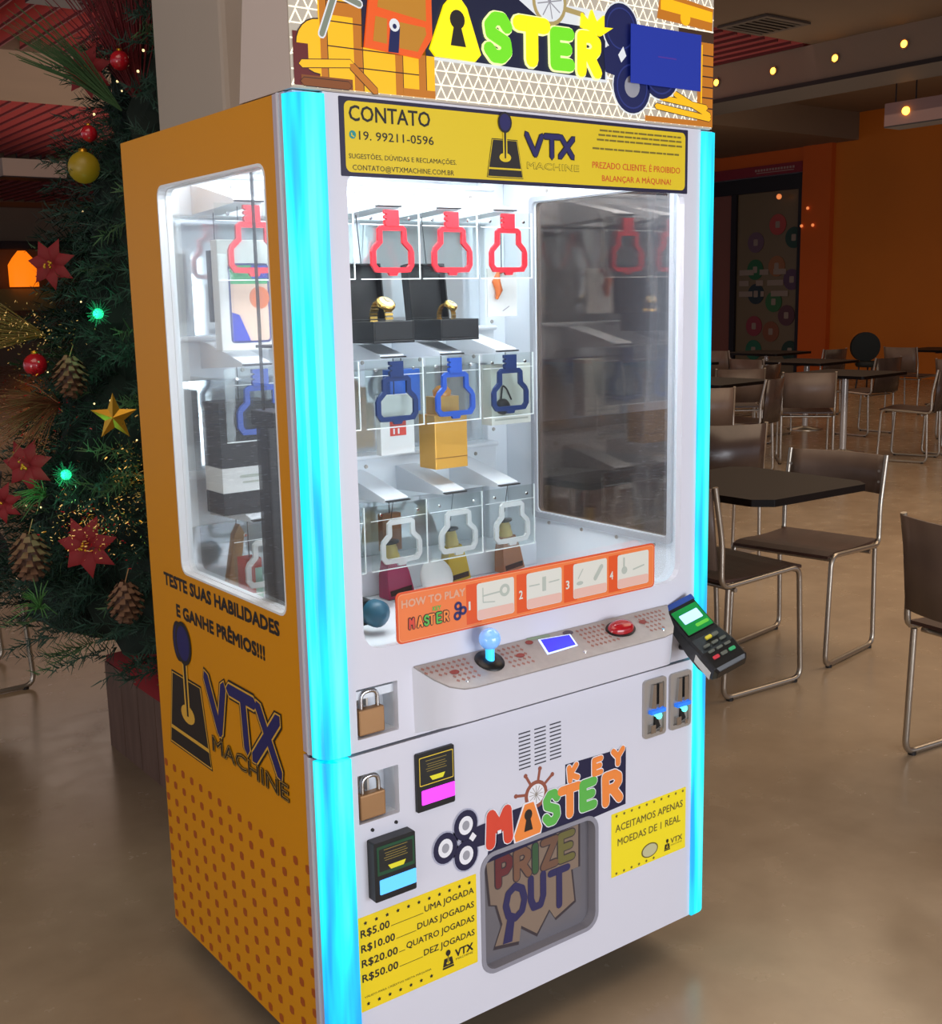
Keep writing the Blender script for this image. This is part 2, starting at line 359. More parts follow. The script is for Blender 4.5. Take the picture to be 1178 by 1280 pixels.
MB().box(WORLD, (11.0, 11.3), (3.0, 6.42), (3.26, 3.275), dk).build('underside', hb)
b = MB(); HF = FR((11.0, 0, 0), (0, -1, 0), (0, 0, 1)); b.lathe(HF, -6.15, 3.41, 0, [(.045, 0), (.04, .02), (.02, .036)], lampm, axis='W'); b.build('spot_lamp', hb)
for y in (6.35, 6.1): MB().tube([(11.1, y, 3.52), (11.1, y, 4.0)], .008, dk, 6).build('hanging_wire', hb)
for k, (loc, lab) in enumerate([((16.66, 11.75, 2.93), 'topmost of the tiny warm lights on the orange pilaster'), ((16.66, 11.63, 2.63), 'right one of the tiny warm lights on the orange pilaster'), ((16.66, 11.87, 2.63), 'left one of the tiny warm lights on the orange pilaster')]):
    tag(MB().ball((loc[0] + .02, loc[1], loc[2]), .028, smallm, 10).build('wall_light'), lab, 'light')
tag(MB().ball((16.70, 12.4, 3.18), .05, smallm, 10).build('door_light'), 'small bright light at the top of the dark shop opening', 'light')
# vent
vt = thing('ceiling_vent', 'dark square air vent in the beige ceiling above the bulkhead', 'vent', (8.45, 6.1, 4.0))
b = MB(); b.holed(FR((8.45, 6.05, 3.995), (1, 0, 0), (0, -1, 0)), [(-.32, -.3), (.32, -.3), (.32, .3), (-.32, .3)], [[(-.26, -.24), (-.26, .24), (.26, .24), (.26, -.24)]], 0, .02, mat('vent_paint', '#4b4038', .6)); b.build('vent_frame', vt)
for i in range(6): MB().box(WORLD, (8.19, 8.71), (5.83 + i * .08, 5.87 + i * .08), (3.975, 3.993), mat('vent_slat', '#30271f', .6)).build('slat', vt)
# hanging lamp housings on the left, far away
hl = thing('hanging_lamp_box', 'white hanging box with dark underside at far left under the ceiling', 'hanging lamp', (5.6, 20, 3.6))
MB().box(WORLD, (4.9, 5.95), (18.8, 19.3), (3.62, 3.9), mat('pale_box', '#b8a898', .6)).build('box_body', hl); MB().box(WORLD, (4.9, 5.95), (18.8, 19.3), (3.60, 3.62), dk).build('underside', hl)
for x in (5.2, 5.6): MB().tube([(x, 19, 3.9), (x, 19, 4.3)], .012, dk, 6).build('hanging_wire', hl)
hl = thing('hanging_speaker_box', 'black box hanging under the red slats, at the top edge of the picture', 'hanging box', (2.25, 7.5, 3.7))
MB().box(WORLD, (2.0, 2.42), (7.1, 7.65), (3.72, 3.98), black).build('box_body', hl, bevel=.01); MB().box(WORLD, (2.0, 2.42), (7.1, 7.65), (3.70, 3.72), dk).build('base_plate', hl)
# far shop on the left
fs = thing('far_shop', 'distant dim shop with an orange lantern, seen left of the tree', 'shop', (8.3, 29.9, 0))
MB().box(WORLD, (3, 12), (29.7, 30.0), (2.95, 3.15), dk).build('fascia', fs)
MB().box(WORLD, (3, 12), (29.75, 29.98), (0, 1.2), mat('counter_panel', '#6b5a4a', .6)).build('counter', fs)
b = MB(); b.lathe(FR((0, 0, 0), (1, 0, 0), (0, 0, 1)), 8.25, 2.0, -29.6, [(.36, 0), (.36, .55), (.25, .72), (.1, .9)], mat('lantern_glow', '#ff9020', .5, emit=1.1, emit_color='#ff7a10')); b.build('lantern', fs, 'glowing orange lantern')
MB().box(WORLD, (7.6, 9.0), (29.6, 29.7), (1.4, 1.95), mat('olive_board', '#7c7440', .6)).build('menu_board', fs)
for k, (x, y, z, c) in enumerate([(1.4, 9, 1.0, '#a89c94'), (.6, 9, .62, '#b0a49c')]):
    o = MB().box(WORLD, (x - .3, x + .45), (y, y + .4), (0, z), mat('counter_' + c[1:], c, .5)).build('counter_block', bevel=.01); tag(o, ['taller', 'lower'][k] + ' pale grey counter block left of the tree', 'counter')
# column behind the machine
cm = mat('column_paint', '#a2968a', .75, noise=.03, nscale=2)
struct(MB().box(WORLD, (.24, .74), (.735, 1.105), (0, 4.0), cm).build('column', bevel=.012))

# ------------------------------------------------------------------ the prize machine
BX, D, Z0, Z1, ZS = .968, .726, .10, 1.80, .705
mc = thing('prize_machine', 'tall white and yellow key prize machine with glowing cyan corner strips', 'arcade machine', (.484, .363, 0))
# feet and base
for x in (.14, .80):
    for y in (.20, .62):
        b = MB(); b.lathe(FR((x, y, 0), (1, 0, 0), (0, 0, 1)), 0, 0, 0, [(.03, 0), (.032, .012), (.012, .02), (.012, .115)], black); b.build('foot', mc, 'black levelling foot')
MB().box(WORLD, (.02, .95), (.02, .72), (.10, .125), black).build('base_plate', mc)
# side panel, near-left
b = MB(); b.holed(SIDE, [(-.726, Z0), (-.067, Z0), (-.067, Z1), (-.726, Z1)], [rrect(-.554, -.107, .940, 1.70, .022)], -.014, 0, yellow)
sp = b.build('side_panel', mc, 'ochre yellow side panel with window')
b = MB()
for i in range(15):
    for j in range(10):
        y = .0735 + i * .0458; z = .1165 + j * .0404
        if y > .722: continue
        b.prism(SIDE, [(-y - .0085, z - .006), (-y - .002, z - .0095), (-y + .0085, z - .006), (-y + .0085, z + .007), (-y + .001, z + .0095), (-y - .0085, z + .006)], .0004, .0004, dotm)
b.build('dot_print', sp, kind='stuff')
def vtx(b, fr, u0, v0, sc, base, col1, col2, w, outline=None):
    """joystick mark and lettering; 1 unit = mark width"""
    T = lambda pts: [(u0 + a * sc, v0 + c * sc) for a, c in pts]
    if outline:
        b.prism(fr, T([(-.03, -.03), (1.03, -.03), (.87, .82), (.13, .82)]), w, w, base); w += .0003
        b.prism(fr, T([(-.015, -.015), (1.015, -.015), (.86, .80), (.14, .80)]), w, w, outline); w += .0003
    b.prism(fr, T([(0, 0), (1, 0), (.97, .15), (.03, .15)]), w, w, base)
    b.prism(fr, T([(.04, .19), (.96, .19), (.84, .79), (.16, .79)]), w, w, base); w += .0003
    hi = outline or STICK
    b.prism(fr, T(circ(.5, .42, .17, 16, .10)), w, w, hi); b.prism(fr, T([(.44, .42), (.56, .42), (.56, 1.0), (.44, 1.0)]), w + .0002, w + .0002, hi)
    b.prism(fr, T([(.48, .40), (.52, .40), (.53, 1.0), (.47, 1.0)]), w + .0004, w + .0004, base)
    b.prism(fr, T(circ(.5, 1.18, .20, 18, .23)), w + .0005, w + .0005, base); b.prism(fr, T(circ(.5, 1.18, .155, 18, .185)), w + .0007, w + .0007, col1)
b = MB(); w = .0005
b.text(SIDE, 'TESTE SUAS HABILIDADES', -.652, .899, .515, .026, w, ink, .045)
b.text(SIDE, 'E GANHE PRÊMIOS!!!', -.596, .840, .397, .026, w, ink, .045)
cream = mat('ochre_highlight', '#d8a83c', .4)
vtx(b, SIDE, -.673, .545, .204, ink, navy, navy, w, cream)
b.prism(SIDE, circ(-.5965, .785, .0285, 18, .044), w + .0010, w + .0010, ink); b.prism(SIDE, circ(-.5965, .785, .022, 18, .036), w + .0012, w + .0012, navy)
for off, th, m_ in ((0, .040, ink), (.0004, .032, cream), (.0008, .024, navy)):
    for st in ([(-.466, .742), (-.412, .640), (-.385, .740)], [(-.360, .742), (-.252, .742)], [(-.300, .742), (-.292, .640)], [(-.236, .742), (-.160, .632)], [(-.158, .738), (-.262, .632)]):
        b.line(SIDE, st, th, w + .001 + off, w + .001 + off, m_, 2)
b.text(SIDE, 'MACHINE', -.452, .590, .322, .032, w + .0015, ink, .05); b.text(SIDE, 'MACHINE', -.450, .5905, .318, .031, w + .0018, cream, .022); b.text(SIDE, 'MACHINE', -.450, .5905, .318, .031, w + .0021, ink, -.02)
b.build('printing', sp)
# window frame + inner return of left window
b = MB(); b.holed(SIDE, rrect(-.566, -.095, .928, 1.712, .03), [rrect(-.550, -.111, .944, 1.696, .02)], -.026, -.0145, whitein); b.holed(SIDE, rrect(-.556, -.105, .938, 1.702, .023), [rrect(-.5515, -.1095, .9425, 1.6975, .020)], -.0144, .0005, whitein); b.build('window_frame', mc)
MB().box(WORLD, (.018, .021), (.10, .56), (.935, 1.705), pane).build('side_pane', mc)
# corner trims and LED strips
b = MB(); b.box(WORLD, (-.001, .014), (.030, .067), (ZS + .002, Z1), trim); b.box(WORLD, (-.001, .014), (.030, .067), (Z0, ZS - .004), trim)
b.box(WORLD, (-.0035, .01), (.044, .050), (ZS + .002, Z1), white); b.box(WORLD, (-.0035, .01), (.044, .050), (Z0, ZS - .004), white); b.build('corner_trim', mc, 'lilac grey corner trim')
for xa, xb in ((.0145, .060), (BX - .060, BX - .0205)): MB().box(WORLD, (xa, xb), (.0145, .046), (.815, 1.785), whitein).build('led_light_block', mc)  # unseen blocks added to keep the strips' cyan light out of the chamber
def led_strip(z0, z1, right):
    pts = []
    cx, cy, r = .030, .028, .034
    for i in range(9):
        a = PI + (PI / 2) * i / 8; pts.append((cx + r * math.cos(a), cy + r * math.sin(a)))
    pts = [(.008, .030), (-.004, .030)] + pts[1:] + [(.0517, -.006), (.0517, .010)]
    if right: pts = [(BX - x, y) for x, y in reversed(pts)]
    return MB().prism(WORLD, pts, z0, z1, led).build('led_strip', mc, 'glowing cyan strip')
led_strip(ZS + .003, Z1 - .004, False); led_strip(Z0, ZS - .004, False); led_strip(ZS + .003, Z1 - .004, True); led_strip(Z0, ZS - .004, True)
b = MB(); b.box(WORLD, (BX - .014, BX), (.030, D), (Z0, ZS), white); b.holed(FR((BX, 0, 0), (0, 1, 0), (0, 0, 1)), [(.03, ZS), (D, ZS), (D, Z1), (.03, Z1)], [rrect(.107, .554, .944, 1.70, .012)], -.012, 0, white); b.build('side_panel', mc, 'white right side panel')
# inner right wall with its window frame
RI = FR((.948, 0, 0), (0, -1, 0), (0, 0, 1))
b = MB(); b.holed(RI, [(-.70, .81), (-.02, .81), (-.02, 1.78), (-.70, 1.78)], [rrect(-.554, -.107, .950, 1.70, .012)], -.005, 0, whitein)
b.holed(RI, rrect(-.568, -.093, .934, 1.714, .012), [rrect(-.556, -.105, .948, 1.702, .012)], 0, .008, mat('grey_edge', '#a9adb4', .35)); b.build('inner_wall', mc, 'pale inner wall with window opening')
b = MB()
for z in (.925, 1.725):
    for y in (.15, .27, .39, .51): b.lathe(RI, -y, z, .008 if False else 0, [(.005, 0), (.004, .003)], steel, 8, 'W')
b.build('screw', mc)
smoke = glass('smoked_pane', (.62, .54, .48, 1), .75)
MB().box(WORLD, (.951, .954), (.10, .56), (.945, 1.705), smoke).build('side_pane', mc, 'smoked right pane')
# back, roof, floor of the chamber
MB().box(WORLD, (.014, .954), (D - .012, D), (Z0, Z1), white).build('back_panel', mc)
MB().box(WORLD, (.005, .963), (.012, D), (Z1 - .012, Z1), white).build('roof_panel', mc)
MB().box(WORLD, (.016, .90), (.698, .702), (.815, 1.78), mirror_mat()).build('back_mirror', mc, 'mirrored back wall')
MB().box(WORLD, (.016, .95), (.014, .70), (.795, .810), whitein).build('chamber_floor', mc)
b = MB(); b.box(WORLD, (.016, .95), (.56, .70), (.810, .870), whitein); b.build('floor_step', mc, bevel=.004)
MB().box(WORLD, (.885, .948), (.672, .700), (.81, 1.78), whitein).build('back_post', mc, bevel=.004)
b = MB()
for z in (1.15, 1.23, 1.42, 1.52): b.lathe(FR((.903, .672, z), (1, 0, 0), (0, 0, 1)), 0, 0, 0, [(.005, 0), (.004, .003)], steel, 8, 'W')
b.build('screw', mc)
# front plates
b = MB(); b.holed(FRONT, [(.0517, ZS + .002), (.9163, ZS + .002), (.9163, Z1), (.0517, Z1)], [rrect(.090, .872, .884, 1.690, .035), rrect(.070, .155, .728, .819, .002)], -.014, 0, white)
b.build('upper_front_frame', mc, 'white upper front frame')
slots = []
b = MB(); b.holed(FRONT, [(.0517, Z0), (.9163, Z0), (.9163, ZS - .004), (.0517, ZS - .004)], [rrect(.066, .151, .572, .663, .002), rrect(.333, .632, .178, .426, .030, 6)], -.014, 0, white)
lf = b.build('lower_front_panel', mc, 'white lower front panel')
b = MB(); ve = mat('vent_shadow', '#3c3c44', .7)
for c in range(3):
    for r_ in range(10): b.box(FRONT, (.428 + c * .0395, .457 + c * .0395), (.577 + r_ * .0080, .5795 + r_ * .0080), (-.001, .0006), ve)
b.build('vent_slot', lf, kind='stuff')
MB().box(FRONT, (.085, .877), (.879, 1.695), (-.020, -.016), pane).build('front_pane', mc, 'clear front pane')
for k, (z0, z1, u0, u1) in enumerate([(.728, .819, .070, .155), (.572, .663, .066, .151)]):
    b = MB(); b.box(FRONT, (u0 - .004, u1 + .004), (z0 - .004, z1 + .004), (-.055, -.05), whitein); b.box(FRONT, (u0 - .004, u0), (z0 - .004, z1 + .004), (-.05, -.014), whitein); b.box(FRONT, (u1, u1 + .004), (z0 - .004, z1 + .004), (-.05, -.014), whitein)
    b.box(FRONT, (u0, u1), (z0 - .004, z0), (-.05, -.014), whitein); b.box(FRONT, (u0, u1), (z1, z1 + .004), (-.05, -.014), whitein); b.build('lock_recess', mc)
    b = MB(); b.box(FRONT, (u0 + .030, u0 + .034), (z1 - .040, z1 - .014), (-.05, -.018), steel); b.box(FRONT, (u0 + .024, u0 + .040), (z1 - .045, z1 - .010), (-.05, -.044), steel); b.build('hasp', mc)
    L = FR((u0 + .033, .0, z0), (1, 0, 0), (0, 0, 1)); pl = thing('padlock', 'brass padlock in the %s recess, %s the seam of the machine' % (('upper', 'above'), ('lower', 'below'))[k], 'padlock', (u0 + .033, .012, z0), group='brass padlocks')
    b = MB(); b.box(L, (-.0265, .0265), (.003, .050), (-.022, -.004), brass); b.build('lock_body', pl, bevel=.003)
    b = MB(); b.tube(fillet([L.P(-.017, .048, -.013), L.P(-.017, .080, -.013), L.P(.017, .080, -.013), L.P(.017, .048, -.013)], .017, 6), .0042, chrome, 8); b.build('shackle', pl, 'chrome shackle')
# prize opening with tinted flap
PF = FR((0, .020, 0), (1, 0, 0), (0, 0, 1))
b = MB(); b.holed(FRONT, rrect(.329, .636, .174, .430, .034, 6), [rrect(.338, .627, .183, .421, .027, 6)], -.05, .002, mat('grey_lip', '#8f8e98', .3)); b.build('chute_lip', mc)
fp = MB().prism(PF, rrect(.334, .631, .179, .425, .03, 6), -.004, 0, mat('tinted_flap', '#6e6b70', .16, noise=.05)).build('prize_flap', mc, 'grey tinted prize door')
b = MB(); card = mat('cardboard_print', '#84705f', .6); dko = mat('dark_outline', '#3a2f33', .6); w = .0006
sh = [(.352, .414), (.604, .414), (.604, .312), (.583, .312), (.592, .236), (.536, .214), (.520, .240), (.485, .196), (.442, .230), (.437, .196), (.372, .208), (.392, .252), (.378, .300), (.362, .306)]
cen = (.48, .32)
b.prism(PF, sh[::-1], w, w, dko); b.prism(PF, [(cen[0] + (a - cen[0]) * .955, cen[1] + (c - cen[1]) * .94) for a, c in sh][::-1], w + .0003, w + .0003, card)
for ch, u, wd, c in (('P', .384, .034, '#66262a'), ('R', .430, .036, '#785440'), ('I', .470, .024, '#355636'), ('Z', .502, .036, '#70503e'), ('E', .547, .036, '#6c6636')):
    b.glyph(PF, ch, u, .343, wd, .052, .020, w + .0006, w + .0008, dko); b.glyph(PF, ch, u, .343, wd, .052, .015, w + .001, w + .0012, mat('flap_' + c[1:], c, .5))
fv = mat('flap_navy', '#2a2654', .5)
b.glyph(PF, 'O', .404, .258, .050, .068, .016, w + .0009, w + .001, fv); b.glyph(PF, 'U', .468, .262, .036, .066, .016, w + .0009, w + .001, fv); b.glyph(PF, 'T', .522, .246, .046, .076, .016, w + .0009, w + .001, fv)
b.prism(PF, [(.396, .212), (.420, .210), (.428, .262), (.408, .262)], w + .0009, w + .0009, fv); b.build('prize_out_print', fp)
# stickers on the front
FS = lambda n, u0, u1, v0, v1, m_, r=.002, w=.0006, lab=None: MB().prism(FRONT, rrect(u0, u1, v0, v1, r), 0, w, m_).build(n, mc, lab)
bn = FS('contact_banner', .080, .8785, 1.674, 1.796, mat('purple_black', '#1c1436', .4), lab='yellow contact banner with dark border')
b = MB(); w = .0009
b.prism(FRONT, rrect(.0895, .871, 1.6805, 1.790, .010), w, w, STICK); w += .0004
b.text(FRONT, 'CONTATO', .098, 1.7600, .157, .0245, w, ink, .012)
b.text(FRONT, '19. 99211-0596', .1155, 1.7315, .146, .0140, w, ink, .004)
b.prism(FRONT, circ(.1035, 1.7385, .0065, 14), w, w, mat('teal_print', '#1c8f8c', .5)); b.line(FRONT, [(.1015, 1.7405), (.102, 1.737), (.1055, 1.7355)], .002, w + .0003, w + .0003, STICK)
b.text(FRONT, 'SUGESTÕES, DÚVIDAS E RECLAMAÇÕES.', .095, 1.7020, .213, .0078, w, ink)
b.text(FRONT, 'CONTATO@VTXMACHINE.COM.BR', .1015, 1.6842, .201, .0085, w, ink)
vtx(b, FRONT, .3750, 1.6870, .0775, ink, navy, navy, w, STICK)
for th, m_, o in ((.0125, ink, 0), (.0085, navy, .0003)):
    for st in ([(.4625, 1.7625), (.4830, 1.7280), (.4980, 1.7610)], [(.505, 1.7610), (.540, 1.7615)], [(.522, 1.7610), (.522, 1.7260)], [(.5435, 1.7625), (.5725, 1.7275)], [(.5740, 1.7610), (.541, 1.7270)]): b.line(FRONT, st, th, w + .0005 + o, w + .0005 + o, m_, 2)
b.text(FRONT, 'MACHINE', .464, 1.7035, .124, .0115, w, ink, .03); b.text(FRONT, 'MACHINE', .464, 1.7037, .124, .0112, w + .0003, STICK, -.005)
for z, u0, u1 in ((1.7788, .640, .861), (1.7705, .637, .861), (1.7618, .633, .861), (1.7458, .622, .861)):
    u = u0; rr = random.Random(z)
    while u < u1 - .012: d = rr.uniform(.008, .022); b.box(FRONT, (u, min(u + d, u1)), (z, z + .0034), (w, w + .0001), mat('faint_print', '#7c6a14', .5)); u += d + .0022
red = mat('red_print', '#d8501a', .5)
b.text(FRONT, 'PREZADO CLIENTE, É PROIBIDO', .6215, 1.7120, .2350, .0120, w, red, .004); b.text(FRONT, 'BALANÇAR A MÁQUINA!', .646, 1.6895, .185, .0110, w, red, .004)
b.build('printing', bn)
bl = FS('price_sticker', .0545, .3185, .2135, .3975, STICK2, lab='yellow price list sticker')
b = MB(); w = .0009
for i, (p_, t_, u0, z) in enumerate([('R$5.00', 'UMA JOGADA', .198, .3605), ('R$10.00', 'DUAS JOGADAS', .181, .3315), ('R$20.00', 'QUATRO JOGADAS', .1555, .3025), ('R$50.00', 'DEZ JOGADAS', .194, .2735)]):
    u1 = .1205 if i == 0 else (.131, .136, .136)[i - 1]
    b.text(FRONT, p_, .0595, z - .002, u1 - .0595, .0150, w, ink, .018); b.text(FRONT, t_, u0, z, .312 - u0, .0128, w, ink, .012)
    b.box(FRONT, (u1 + .003, u0 - .003), (z - .001, z), (w, w + .0001), ink)
for z in (.3845, .2262):
    for i in range(11):
        u = .0700 + i * .0232
        if z < .3 and i > 6: continue
        b.prism(FRONT, [(u + (.0042 if k % 2 else .0024) * math.sin(PI * k / 5), z - (.0042 if k % 2 else .0024) * math.cos(PI * k / 5)) for k in range(10)], w, w, ink)
b.text(FRONT, 'VÁLIDO PARA CRÉDITOS NESTA MÁQUINA', .0625, .2390, .147, .0040, w, ink)
vtx(b, FRONT, .2350, .2275, .027, ink, ink, ink, w)
b.text(FRONT, 'VTX', .2655, .2440, .042, .0155, w, ink, .03); b.text(FRONT, 'MACHINE', .2665, .2365, .041, .0048, w, ink); b.build('printing', bl)
bl = FS('coin_sticker', .6740, .8990, .2690, .4120, mat('lemon_sticker', '#f6e01c', .45), lab='lemon yellow coin notice sticker')
b = MB(); gp = mat('olive_print', '#6a5c20', .5)
b.text(FRONT, 'ACEITAMOS APENAS', .6855, .3690, .2035, .0165, w, gp, .01); b.text(FRONT, 'MOEDAS DE 1 REAL', .692, .3365, .190, .0165, w, gp, .01)
for z, n in ((.4050, 10), (.2755, 6)):
    for i in range(n):
        u = .6885 + i * .0223; b.prism(FRONT, [(u + (.0040 if k % 2 else .0022) * math.sin(PI * k / 5), z - (.0040 if k % 2 else .0022) * math.cos(PI * k / 5)) for k in range(10)], w, w, gp)
b.prism(FRONT, circ(.7878, .2975, .0255, 22, .0165), w, w, gp); b.prism(FRONT, circ(.7878, .2975, .0220, 22, .0140), w + .0003, w + .0003, mat('coin_print', '#c2bd92', .5))
vtx(b, FRONT, .832, .2800, .019, ink, ink, ink, w); b.text(FRONT, 'VTX', .8525, .2925, .036, .0125, w, gp, .02); b.text(FRONT, 'MACHINE', .853, .2865, .035, .0035, w, gp); b.build('printing', bl)
# KEY MASTER logo sticker on the lower front
ORG_ = mat('orange_letter', '#f08a3c', .45); ORD = mat('red_letter', '#d8442c', .45); GRL = mat('green_letter', '#5cb44a', .45); brn = mat('brown_letter', '#94503c', .5); wht = mat('white_print', '#ececf0', .5); NV = mat('deep_navy', '#14123a', .45); lgr = mat('lilac_outline', '#aeb0c4', .5)
b = MB(); w = .0010
for (u, v) in ((.2485, .4720), (.2965, .5030), (.2960, .4430)):
    b.prism(FRONT, circ(u, v, .0305, 22, .0335), w, w, lgr)
b.prism(FRONT, [(.31, .452), (.355, .449), (.355, .494), (.31, .492)], w + .0002, w + .0002, NV); b.prism(FRONT, [(.345, .41), (.715, .425), (.7155, .551), (.547, .557), (.547, .50), (.36, .50)], 0, .0004, NV)
for (u, v) in ((.2485, .4720), (.2965, .5030), (.2960, .4430)):
    b.prism(FRONT, circ(u, v, .0275, 22, .0305), w + .0004, w + .0004, NV); b.prism(FRONT, circ(u, v, .0165, 18, .0185), w + .0006, w + .0006, wht); b.prism(FRONT, circ(u, v, .0085, 14, .0095), w + .0008, w + .0008, mat('grey_print', '#9c9ca4', .5))
b.prism(FRONT, [(.312, .466), (.321, .475), (.312, .485), (.303, .475)], w + .0007, w + .0007, wht)
b.ring(FRONT, .470, .516, .0215, .0290, 0, w, brn)
for a in (-.2, .62, 1.37, 2.1, 2.95): b.line(FRONT, [(.470 + .029 * math.cos(a), .516 + .029 * math.sin(a)), (.470 + .050 * math.cos(a), .516 + .050 * math.sin(a))], .0055, 0, w, brn); b.prism(FRONT, circ(.470 + .052 * math.cos(a), .516 + .052 * math.sin(a), .0045, 10), 0, w + .0002, brn)
b.prism(FRONT, circ(.470, .516, .0212, 18), 0, w, wht)
for k in range(6): a = k * PI / 6; b.line(FRONT, [(.470 - .018 * math.cos(a), .516 - .018 * math.sin(a)), (.470 + .018 * math.cos(a), .516 + .018 * math.sin(a))], .0012, w, w + .0003, steel, 2)
def LG(ch, u, v, wd, ht, t, m_, rot=0): b.glyph(FRONT, ch, u, v, wd, ht, t + .006, w + .0004, w + .0006, wht, rot); b.glyph(FRONT, ch, u, v, wd, ht, t + .002, w + .001, w + .0013, m_, rot)
LG('M', .351, .447, .050, .058, .021, ORD)
b.box(FRONT, (.369, .382), (.438, .468), (w + .0015, w + .0016), NV); b.box(FRONT, (.371, .380), (.463, .470), (w + .0017, w + .0018), wht)
for m_, g_ in ((wht, .003), (ORG_, 0)):
    q = w + (.0006 if m_ is wht else .0014); b.prism(FRONT, [(.416 - g_, .432 - g_), (.478 + g_, .434 - g_), (.482 + g_, .446), (.462 + g_, .503 + g_), (.440 - g_, .503 + g_), (.413 - g_, .445)], 0, q, m_)
b.prism(FRONT, circ(.4480, .4800, .0100, 14, .0115), w + .0017, w + .0017, ink); b.prism(FRONT, [(.437, .447), (.459, .447), (.451, .482), (.445, .482)], w + .0018, w + .0018, ink)
LG('S', .492, .447, .034, .060, .016, GRL); LG('T', .534, .450, .046, .054, .017, ORG_); LG('E', .590, .452, .034, .050, .018, GRL); LG('R', .652, .444, .046, .057, .018, ORG_, .02)
LG('K', .556, .520, .024, .028, .010, ORG_, .1); LG('E', .622, .517, .022, .029, .010, ORG_); LG('Y', .676, .522, .030, .029, .011, ORG_)
b.build('logo_sticker', mc, 'colourful KEY MASTER logo sticker')
# bill acceptors
scr = mat('magenta_glow', '#e040f0', .4, emit=.9, emit_color='#e838f0'); scb = mat('blue_glow', '#50a8f0', .4, emit=.9, emit_color='#58b4ff'); amb = mat('amber_print', '#d8b830', .5, emit=.15); grn = mat('dark_green', '#124a2c', .4)
for k, (u0, u1, z0, z1, d_, gm) in enumerate([(.1855, .2700, .561, .673, .006, scr), (.0800, .1680, .428, .540, .022, scb)]):
    b = MB(); b.prism(FRONT, rrect(u0, u1, z0, z1, .003), 0, d_, black); ac = b.build('bill_acceptor', mc, 'black bill slot with %s light bar' % ('magenta', 'blue')[k], bevel=.001)
    b = MB(); H = z1 - z0; w_ = d_ + .0006; m0 = amb if k == 0 else grn
    b.prism(FRONT, rrect(u0 + .006, u1 - .003, z0 + H * .44, z0 + H * .93, .002), w_, w_, m0); b.prism(FRONT, rrect(u0 + .0075, u1 - .0045, z0 + H * .455, z0 + H * .915, .002), w_ + .0002, w_ + .0002, mat('black_label', '#11130f', .4) if k == 0 else grn)
    if k: b.prism(FRONT, rrect(u0 + .010, u1 - .007, z0 + H * .50, z0 + H * .88, .002), w_ + .0004, w_ + .0004, mat('black_label', '#11130f', .4))
    for i, f_ in enumerate((.86, .80, .76, .72, .68)): b.box(FRONT, (u0 + .020 + .002 * (i % 3), u1 - .018 - .003 * (i % 2)), (z0 + H * f_ - .0012, z0 + H * f_), (w_ + .0005, w_ + .0006), mat('dim_amber', '#8c7a34', .5))
    b.prism(FRONT, [(u0 + .028, z0 + H * .58), (u1 - .022, z0 + H * .58), (u1 - .027, z0 + H * .50), (u0 + .034, z0 + H * .50)][::-1], w_ + .0006, w_ + .0006, mat('amber_arrow', '#c8c020', .5, emit=.35)); b.build('label_print', ac)
    MB().prism(FRONT, rrect(u0 + .010, u1 - .0005, z0 + H * .11, z0 + H * .36, .002), d_ - .001, d_ + .001, gm).build('light_bar', ac, 'glowing light bar')
    if k:
        for u in (.092, .142): b = MB(); b.lathe(FRONT, u, .556, 0, [(.0035, 0), (.003, .003)], black, 8, 'W'); b.build('screw', mc)
# coin slots
for k, (u0, u1, z0, z1) in enumerate([(.7630, .8290, .556, .684), (.8420, .9060, .556, .682)]):
    b = MB(); b.holed(FRONT, rrect(u0, u1, z0, z1, .008), [rrect(u0 + .008, u1 - .007, z0 + .010, z1 - .010, .004)], 0, .006, steel); b.box(FRONT, (u0 + .006, u1 - .006), (z0 + .006, z1 - .006), (0, .0015), steel); cs = b.build('coin_slot', mc, 'brushed steel coin slot')
    c = (u0 + u1) / 2 + .004
    b = MB(); b.prism(FRONT, [(c - .012, z1 - .012), (c - .018, z1 - .062), (c - .004, z1 - .066), (c - .004, z1 - .012)][::-1], .0015, .009, chrome); b.prism(FRONT, [(c + .004, z1 - .012), (c + .004, z1 - .066), (c + .018, z1 - .062), (c + .014, z1 - .012)][::-1], .0015, .009, chrome); b.box(FRONT, (c - .0035, c + .0035), (z1 - .060, z1 - .014), (.0016, .002), black); b.build('coin_guide', cs)
    b = MB(); b.box(FRONT, (c - .020, c + .022), (z1 - .076, z1 - .068), (.0015, .012), mat('blue_lens', '#2870e0', .2, emit=.8)); b.lathe(FRONT, c + .006, z1 - .084, .002, [(.0085, 0), (.007, .008), (.002, .011)], mat('cyan_lens', '#60f0e0', .2, emit=1.6), 12, 'W'); b.build('coin_light', cs, 'small glowing blue and green coin lamp')
    b = MB(); b.prism(FRONT, [(c - .006, z0 + .014), (c + .012, z0 + .020), (c + .003, z0 + .040), (c - .004, z0 + .044)], .0016, .006, black); b.box(FRONT, (c - .020, c - .006), (z0 + .010, z0 + .028), (.0015, .010), chrome); b.box(FRONT, (c + .006, c + .014), (z0 + .008, z0 + .018), (.0015, .010), chrome); b.build('return_flap', cs)
